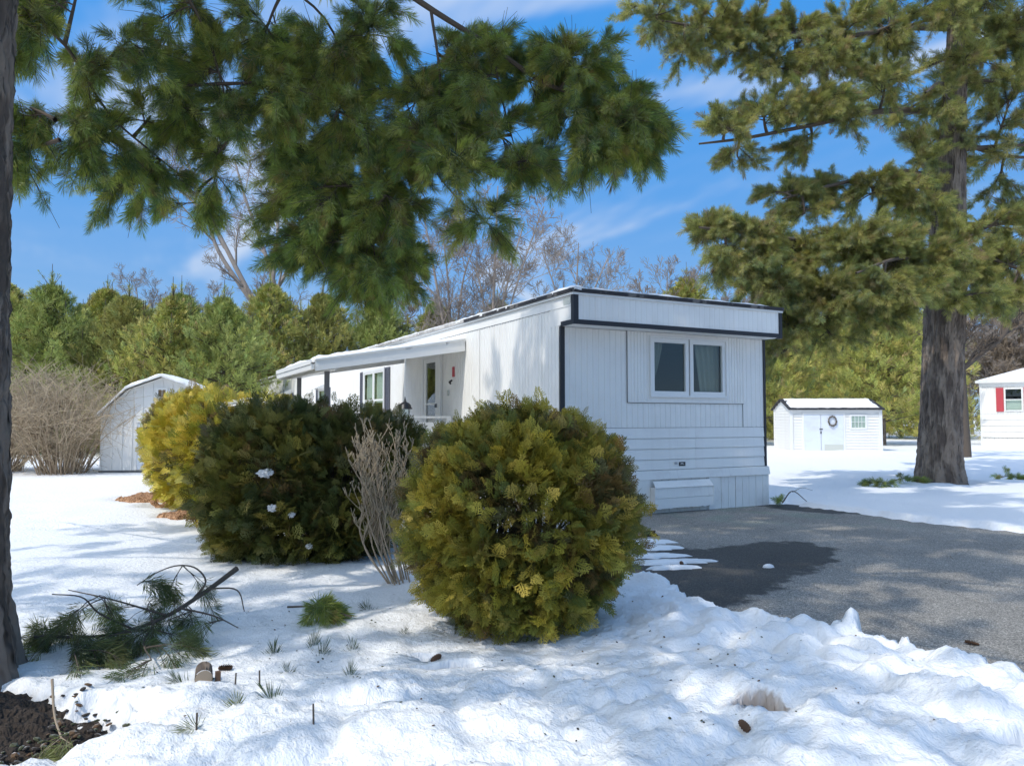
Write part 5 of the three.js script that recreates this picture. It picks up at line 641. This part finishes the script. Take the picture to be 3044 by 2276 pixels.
// ---------------------------------------------------------------- fallen wood, cones and needles on the snow
const snowTop = (x, z) => groundY(x, z);
function fallenBranch(label, b, limbs, clumps, o) { const t = thing('fallen_branch', label, 'branch', b); growPine(t, b, limbs, clumps, { tufts: tuftNear, limb: [0.02, 0.008], twig: [0.0055, 0.0022], density: 0.8, perTwig: 3, twigLen: 0.2, droop: 0.2, side: 0.4, size: 1.0, sag: 0.10, lift: 0.02, deep: 0.1, colors: greens, wood: M.twig, ...o }); }
fallenBranch('long broken pine bough lying on the snow beside the left trunk', [-2.3, 0.1, -4.6], [[[-1.98, 0.42, -5.35], [-2.12, 0.30, -5.1], [-2.28, 0.20, -4.85], [-2.5, 0.16, -4.62], [-2.85, 0.2, -4.45]], [[-2.16, 0.28, -5.05], [-2.10, 0.38, -5.1], [-2.18, 0.47, -5.12], [-2.30, 0.49, -5.1], [-2.42, 0.45, -5.05], [-2.52, 0.38, -5.0]], [[-2.3, 0.19, -4.8], [-2.22, 0.15, -4.5], [-2.05, 0.13, -4.25]], [[-2.25, 0.22, -4.85], [-2.6, 0.32, -4.85], [-2.95, 0.36, -4.95]], [[-2.4, 0.18, -4.7], [-2.55, 0.3, -4.6], [-2.6, 0.42, -4.5], [-2.75, 0.45, -4.45]], [[-2.2, 0.24, -4.95], [-1.95, 0.2, -4.9], [-1.78, 0.14, -4.85]], [[-2.1, 0.33, -5.12], [-1.92, 0.3, -5.2], [-1.86, 0.16, -5.18]]],
  [[-2.48, 0.38, -5.02, 0.12, 0.08, 6], [-2.28, 0.44, -5.1, 0.10, 0.07, 5], [-2.12, 0.2, -5.0, 0.25, 0.06, 9], [-1.9, 0.17, -4.95, 0.2, 0.05, 3], [-2.3, 0.16, -4.7, 0.34, 0.05, 28], [-2.6, 0.16, -4.5, 0.34, 0.05, 32], [-2.2, 0.13, -4.4, 0.26, 0.04, 11], [-2.5, 0.13, -4.25, 0.3, 0.04, 18], [-2.1, 0.13, -4.2, 0.18, 0.04, 6], [-2.85, 0.18, -4.6, 0.2, 0.06, 10], [-2.65, 0.27, -4.85, 0.3, 0.07, 4], [-2.65, 0.36, -4.5, 0.2, 0.06, 2], [-2.35, 0.22, -4.85, 0.4, 0.08, 9]], { seed: 81, perTwig: 2, twigLen: 0.22, droop: 0.5, sag: 0.12, lift: -0.1, colors: [[[0.12, 0.17, 0.045], 0.6], [[0.20, 0.22, 0.05], 0.3], [[0.08, 0.10, 0.03], 0.1]] });
fallenBranch('short pine branch lying on the snow left of the round shrub', [-1.38, 0.1, -5.3], [[[-1.62, 0.14, -5.38], [-1.4, 0.16, -5.3], [-1.12, 0.12, -5.2]]], [[-1.4, 0.16, -5.3, 0.14, 0.05, 13], [-1.3, 0.15, -5.25, 0.07, 0.04, 4]], { seed: 82, limb: [0.008, 0.005], twigLen: 0.12 });
fallenBranch('small forked pine twig on the bare soil at the foot of the left trunk', [-1.95, 0.05, -3.3], [[[-2.12, 0.30, -3.45], [-2.06, 0.16, -3.38], [-1.98, 0.10, -3.3]], [[-1.98, 0.10, -3.3], [-2.02, 0.06, -3.22], [-1.95, 0.05, -3.13]], [[-1.98, 0.10, -3.3], [-1.9, 0.09, -3.25]]], [[-1.88, 0.10, -3.22, 0.05, 0.02, 2], [-1.88, 0.09, -3.12, 0.05, 0.02, 2]], { seed: 83, twigLen: 0.05, perTwig: 1, limb: [0.0065, 0.004], colors: [[[0.22, 0.25, 0.06], 1]], wood: M.twigDry });
fallenBranch('small pine twig by the corner of the mobile home', [4.75, 0.05, -12.35], [[[4.55, 0.08, -12.45], [4.7, 0.28, -12.4], [4.9, 0.12, -12.3]], [[4.7, 0.26, -12.4], [4.85, 0.34, -12.35], [5.0, 0.3, -12.3]]], [[4.95, 0.32, -12.32, 0.1, 0.05, 5], [4.5, 0.1, -12.5, 0.1, 0.06, 6]], { seed: 84, limb: [0.012, 0.006] });
{ const R = rng(87); [['lying left of the thick trunk', 8.45, -15.9], ['lying right of the thick trunk', 11.6, -17.3], ['lying furthest right, beyond the thick trunk', 12.4, -17.6], ['lying in the snow by the far edge of the driveway', 7.6, -15.4]].forEach(([w, x, z], k) => { const y = snowTop(x, z); fallenBranch('small fallen pine spray ' + w, [x, y, z], [[[x - 0.25, y + 0.03, z], [x, y + 0.08, z + 0.05], [x + 0.3, y + 0.04, z + 0.1]]], [[x + 0.1, y + 0.07, z + 0.05, 0.22, 0.05, 10], [x - 0.1, y + 0.1, z, 0.12, 0.05, 4]], { seed: 88 + k, limb: [0.012, 0.006] }); }); }
// loose needle tufts
{ const G = 'loose needle tufts on the snow', R = rng(91), W = [['beside the fallen bough, nearest the short log', -1.78, -3.97], ['right of the short log, on the flat snow', -0.87, -4.02], ['behind the short log', -1.25, -4.15], ['between the two fallen branches', -1.47, -4.60], ['below the short pine branch', -1.16, -4.60], ['right of the short pine branch', -0.99, -4.62], ['in the lumpy snow below the short log', -1.24, -3.37], ['nearest the bottom edge, yellow and upright', -1.34, -3.09], ['in the sunlit lumps at the lower left', -1.16, -3.57], ['halfway between the fallen bough and the round shrub', -1.26, -4.75], ['close to the foot of the round shrub', -0.72, -5.0], ['behind the short pine branch', -1.1, -5.6]];
  W.forEach(([w, x, z], k) => { const t = thing('needle_tuft', 'loose tuft of pine needles ' + w, 'needle tuft', [x, snowTop(x, z) + 0.012, z], 0, G), m = mesh('needles', tuftNear[k % 3], std({ color: k === 7 || k === 6 ? lin(0.22, 0.25, 0.06) : lin(0.07, 0.11, 0.04), roughness: 0.6 }), t); m.rotation.set((R() - 0.5) * 1.6, R() * 6, (R() - 0.5) * 1.6); m.scale.setScalar(0.75 + 0.4 * R()); }); }
// pine cones
{ const mb = new MB(), R = rng(93); mb.tube([V(0, -0.065, 0), V(0, 0, 0), V(0, 0.06, 0)], t => 0.012, 6); const stemG = mb.geo(), scale = new MB(); for (let k = 0; k < 70; k++) { const t = k / 70, y = lerp(-0.062, 0.058, t), a = k * 2.4, r = 0.026 * Math.pow(Math.sin(Math.PI * (0.12 + 0.78 * t)), 0.7), d = V(Math.cos(a), 0.25 + 0.5 * t, Math.sin(a)).normalize(), o = V(0, y, 0).addScaledVector(d, 0.006), e = o.clone().addScaledVector(d, r), s = V(-Math.sin(a), 0, Math.cos(a)).multiplyScalar(0.008); scale.quad(o.clone().sub(s), e.clone().sub(s), e.clone().add(s), o.clone().add(s)); scale.tri(e.clone().sub(s), e.clone().addScaledVector(d, 0.006), e.clone().add(s)); }
  const scaleG = scale.geo(); const G = 'pine cones lying about', W = [['dark pine cone with a twig, below the fallen bough', -1.63, -4.25], ['dark pine cone behind the bare hole by the round shrub', -0.45, -4.42], ['reddish pine cone in the foreground snow below the brown hole', 1.04, -3.35], ['pine cone at the snowbank edge on the driveway', 2.12, -5.45], ['pine cone on the driveway at far right', 3.05, -4.95], ['dark pine cone on the snow patch left of the wet asphalt', 1.74, -7.62]];
  W.forEach(([l, x, z]) => { const t = thing('pine_cone', l, 'pine cone', [x, snowTop(x, z) + 0.014, z], 0, G); const a = new THREE.Group(); const q = mesh('core', stemG, M.cone, t), s = mesh('scales', scaleG, M.cone, t); s.userData.kind = 'stuff'; const e = new THREE.Euler(1.45, R() * 6, 0.1, 'YXZ'); q.rotation.copy(e); s.rotation.copy(e); q.scale.setScalar(0.62); s.scale.setScalar(0.62); }); }
// short log, clods, stick stubs
{ const x = -1.6, z = -3.88, y = snowTop(x, z), t = thing('short_log', 'short sawn log end showing brown in the snow below the bough', 'log', [x, y - 0.01, z], 0.5); t.scale.setScalar(0.85); new MB().tube([V(0, 0.03, 0.02), V(0.02, 0.03, -0.16)], [0.052, 0.05], 20).build('bark', M.barkPine, t); mesh('cut_face', new THREE.CircleGeometry(0.05, 20).translate(0, 0.03, 0.021), M.twigDry, t); new MB().box(0.07, 0.10, -0.01, 0.05, -0.03, 0.0).build('bark_chip', M.cone, t); }
{ const clod = (label, x, z, r, m, seed, y = 0) => { const g = new THREE.IcosahedronGeometry(1, 3), p = g.attributes.position, v = V(); for (let i = 0; i < p.count; i++) { v.fromBufferAttribute(p, i); const d = 1 + 0.4 * noise3(v.x * 2 + seed, v.y * 2, v.z * 2) + 0.2 * noise3(v.x * 6, v.y * 6 + seed, v.z * 6); p.setXYZ(i, v.x * r * d, v.y * r * 0.6 * d, v.z * r * d); } g.computeVertexNormals(); const o = mesh('soil_clod', g, m); o.position.set(x, y, z); tag(o, label, 'clod'); };
  clod('brown clod of earth in the hole in the foreground snow', 1.18, -3.62, 0.06, M.earth, 3, 0.07); clod('mossy clod at the right end of the bare hole by the round shrub', -0.24, -4.36, 0.05, M.earth, 5); clod('dark clod at the left of the bare hole by the round shrub', -0.62, -4.3, 0.025, M.soil, 6); clod('thawed clod beside the wet patch on the driveway', 1.75, -9.5, 0.10, M.soil, 8); }
{ const R = rng(95); [['stub standing in the snow near the bottom edge', -1.32, -3.14], ['thin stub standing in the lumpy snow', -0.84, -3.18], ['stub between the bough and the short log', -1.3, -3.86], ['stub right of the short log', -1.42, -3.84]].forEach(([l, x, z], k) => { const y = snowTop(x, z), m = new MB().tube([V(0, -0.02, 0), V((R() - 0.5) * 0.015, 0.05 + 0.03 * R(), 0)], [0.0045, 0.004], 6, true).build('twig_stub', M.twig); m.position.set(x, y, z); tag(m, 'brown twig ' + l, 'twig', 'twig stubs in the snow'); }); }
// soil mound at the foot of the left pine
{ const g = new THREE.PlaneGeometry(1.9, 1.3, 80, 60).rotateX(-Math.PI / 2), p = g.attributes.position, u = g.attributes.uv; for (let i = 0; i < p.count; i++) { const x = p.getX(i), z = p.getZ(i), wx = x - 2.55, wz = z - 3.45, e = Math.hypot((wx + 2.75) / 0.85, (wz + 3.5) / 0.6), e2 = Math.hypot((wx + 2.02) / 0.34, (wz + 3.43) / 0.18); const h = Math.max(0.22 * Math.exp(-e * e * 1.6), 0.085 * Math.exp(-e2 * e2 * 1.2)) - 0.045 + 0.022 * noise2(wx * 9, wz * 9) + 0.014 * noise2(wx * 25, wz * 25); p.setY(i, h); u.setXY(i, wx * 1.3, wz * 1.3); } g.computeVertexNormals(); const m = mesh('soil_mound', g, M.soil); m.position.set(-2.55, 0, -3.45); tag(m, 'dark mulch and soil bared round the foot of the left pine', null, null, 'structure'); }
const bed = (label, x0, z0, rx, rz, h) => { const n = 60, g = new THREE.PlaneGeometry(rx * 2.6, rz * 2.6, n, n).rotateX(-Math.PI / 2), p = g.attributes.position, u = g.attributes.uv; for (let i = 0; i < p.count; i++) { const x = p.getX(i) + x0, z = p.getZ(i) + z0, e = Math.hypot((x - x0) / rx, (z - z0) / rz) + 0.18 * noise2(x * 2.5, z * 2.5) + 0.08 * noise2(x * 7, z * 7); p.setY(i, lerp(h, -0.1, sstep(0.55, 1.15, e)) + 0.012 * noise2(x * 11, z * 11)); u.setXY(i, x, z); } g.computeVertexNormals(); const m = mesh('mulch_bed', g, M.mulch); m.position.set(x0, 0, z0); tag(m, label, null, null, 'structure'); };
bed('orange brown mulch bared along the foot of the golden hedge', -6.3, -13.3, 0.8, 0.9, 0.14); bed('small patch of brown mulch below the golden hedge', -4.75, -10.75, 0.42, 0.45, 0.14);
// needle litter, bark crumbs
{ const R = rng(97), one = new MB(); one.tri(V(-0.001, 0, 0), V(0.001, 0, 0), V(0.006, 0.09, 0.004)).tri(V(-0.001, 0, 0), V(0.001, 0, 0), V(-0.012, 0.08, 0)); const sc = new Scatter(), chip = new Scatter(), cg = new THREE.IcosahedronGeometry(0.012, 0); const nA = cg.attributes.position; for (let i = 0; i < nA.count; i++) nA.setY(i, nA.getY(i) * 0.35);
  const cols = [lin(0.22, 0.12, 0.05), lin(0.10, 0.11, 0.04), lin(0.05, 0.035, 0.025), lin(0.30, 0.19, 0.09)];
  for (let k = 0; k < 900; k++) { const near = k < 420, x = near ? -2.9 + 3.8 * R() : -1 + 6.2 * R(), z = near ? -3.0 - 3.0 * R() : -3.6 - 8.5 * R(); const y = snowTop(x, z); if (y < -0.02 && !near) continue; const onAsphalt = sdPoly(x, z) > 0; if (!onAsphalt && !near && R() < 0.8) continue; sc.add(V(x, y + 0.006, z), V(R() - 0.5, 0.05, R() - 0.5), R() * 6.28, (near ? 0.3 : 0.5) + 0.4 * R(), cols[Math.floor(R() * 4)]); }
  for (let k = 0; k < 480; k++) { const m = k < 320, a = R() * 6.28, r = Math.sqrt(R()), x = m ? -2.5 + 0.75 * Math.cos(a) * r : -2.0 + 4.2 * R(), z = m ? -3.45 + 0.4 * Math.sin(a) * r : -3.1 - 2.6 * R(); chip.add(V(x, Math.max(snowTop(x, z), m ? 0.05 : -1) + 0.004, z), V(R() - 0.5, 1, R() - 0.5), R() * 6, m ? 0.7 + 1.2 * R() : 0.25 + 0.5 * R(), cols[Math.floor(R() * 3)]); }
  const o = sc.build('needle_litter', one.geo(), M.needle); tag(o, 'fallen pine needles scattered over snow and asphalt', 'needle litter'); const c = chip.build('bark_crumbs', cg, M.needle); tag(c, 'dark bark crumbs scattered on the soil and snow', 'bark crumbs'); }
// snow left on the wet asphalt
{ const G = 'thawing snow patches on the driveway', P = [['upper', 1.55, -8.95, 0.42, 0.16], ['second', 1.62, -8.55, 0.34, 0.12], ['broad middle', 1.5, -8.05, 0.42, 0.12], ['long lower', 1.62, -7.72, 0.5, 0.10], ['lowest', 1.60, -7.42, 0.28, 0.06], ['tiny lone', 2.58, -7.48, 0.06, 0.025]];
  P.forEach(([w, x, z, rx, rz], k) => { const mb = new MB(), n = 48, rings = 6; mb.v(0, 0.034, 0, 0, 1, 0, 0, 0); for (let r = 1; r <= rings; r++) for (let s = 0; s < n; s++) { const a = s / n * 6.283, t = r / rings, e = 1 + 0.25 * noise2(Math.cos(a) * 1.5 + k * 7, Math.sin(a) * 1.5) + 0.14 * noise2(Math.cos(a) * 5 + k, Math.sin(a) * 5); mb.v(Math.cos(a) * rx * t * e, 0.034 * Math.sqrt(1 - t * t) + 0.006 * noise2(a * 3, t * 6) * (1 - t) + (t === 1 ? -0.004 : 0.002), Math.sin(a) * rz * t * e, 0, 1, 0, Math.cos(a) * rx * t, Math.sin(a) * rz * t); } for (let s = 0; s < n; s++) mb.i.push(0, 1 + (s + 1) % n, 1 + s); for (let r = 0; r < rings - 1; r++) for (let s = 0; s < n; s++) { const a = 1 + r * n + s, b = 1 + r * n + (s + 1) % n; mb.i.push(a, b, a + n, b, b + n, a + n); } const g = mb.geo(); g.computeVertexNormals(); const m = mesh('snow_patch', g, M.snowTop); m.position.set(x, 0, z); m.rotation.y = 0.15; tag(m, w + ' snow patch lying on the asphalt by the round shrub', 'snow patch', G); }); }
renderer.render(scene, camera);
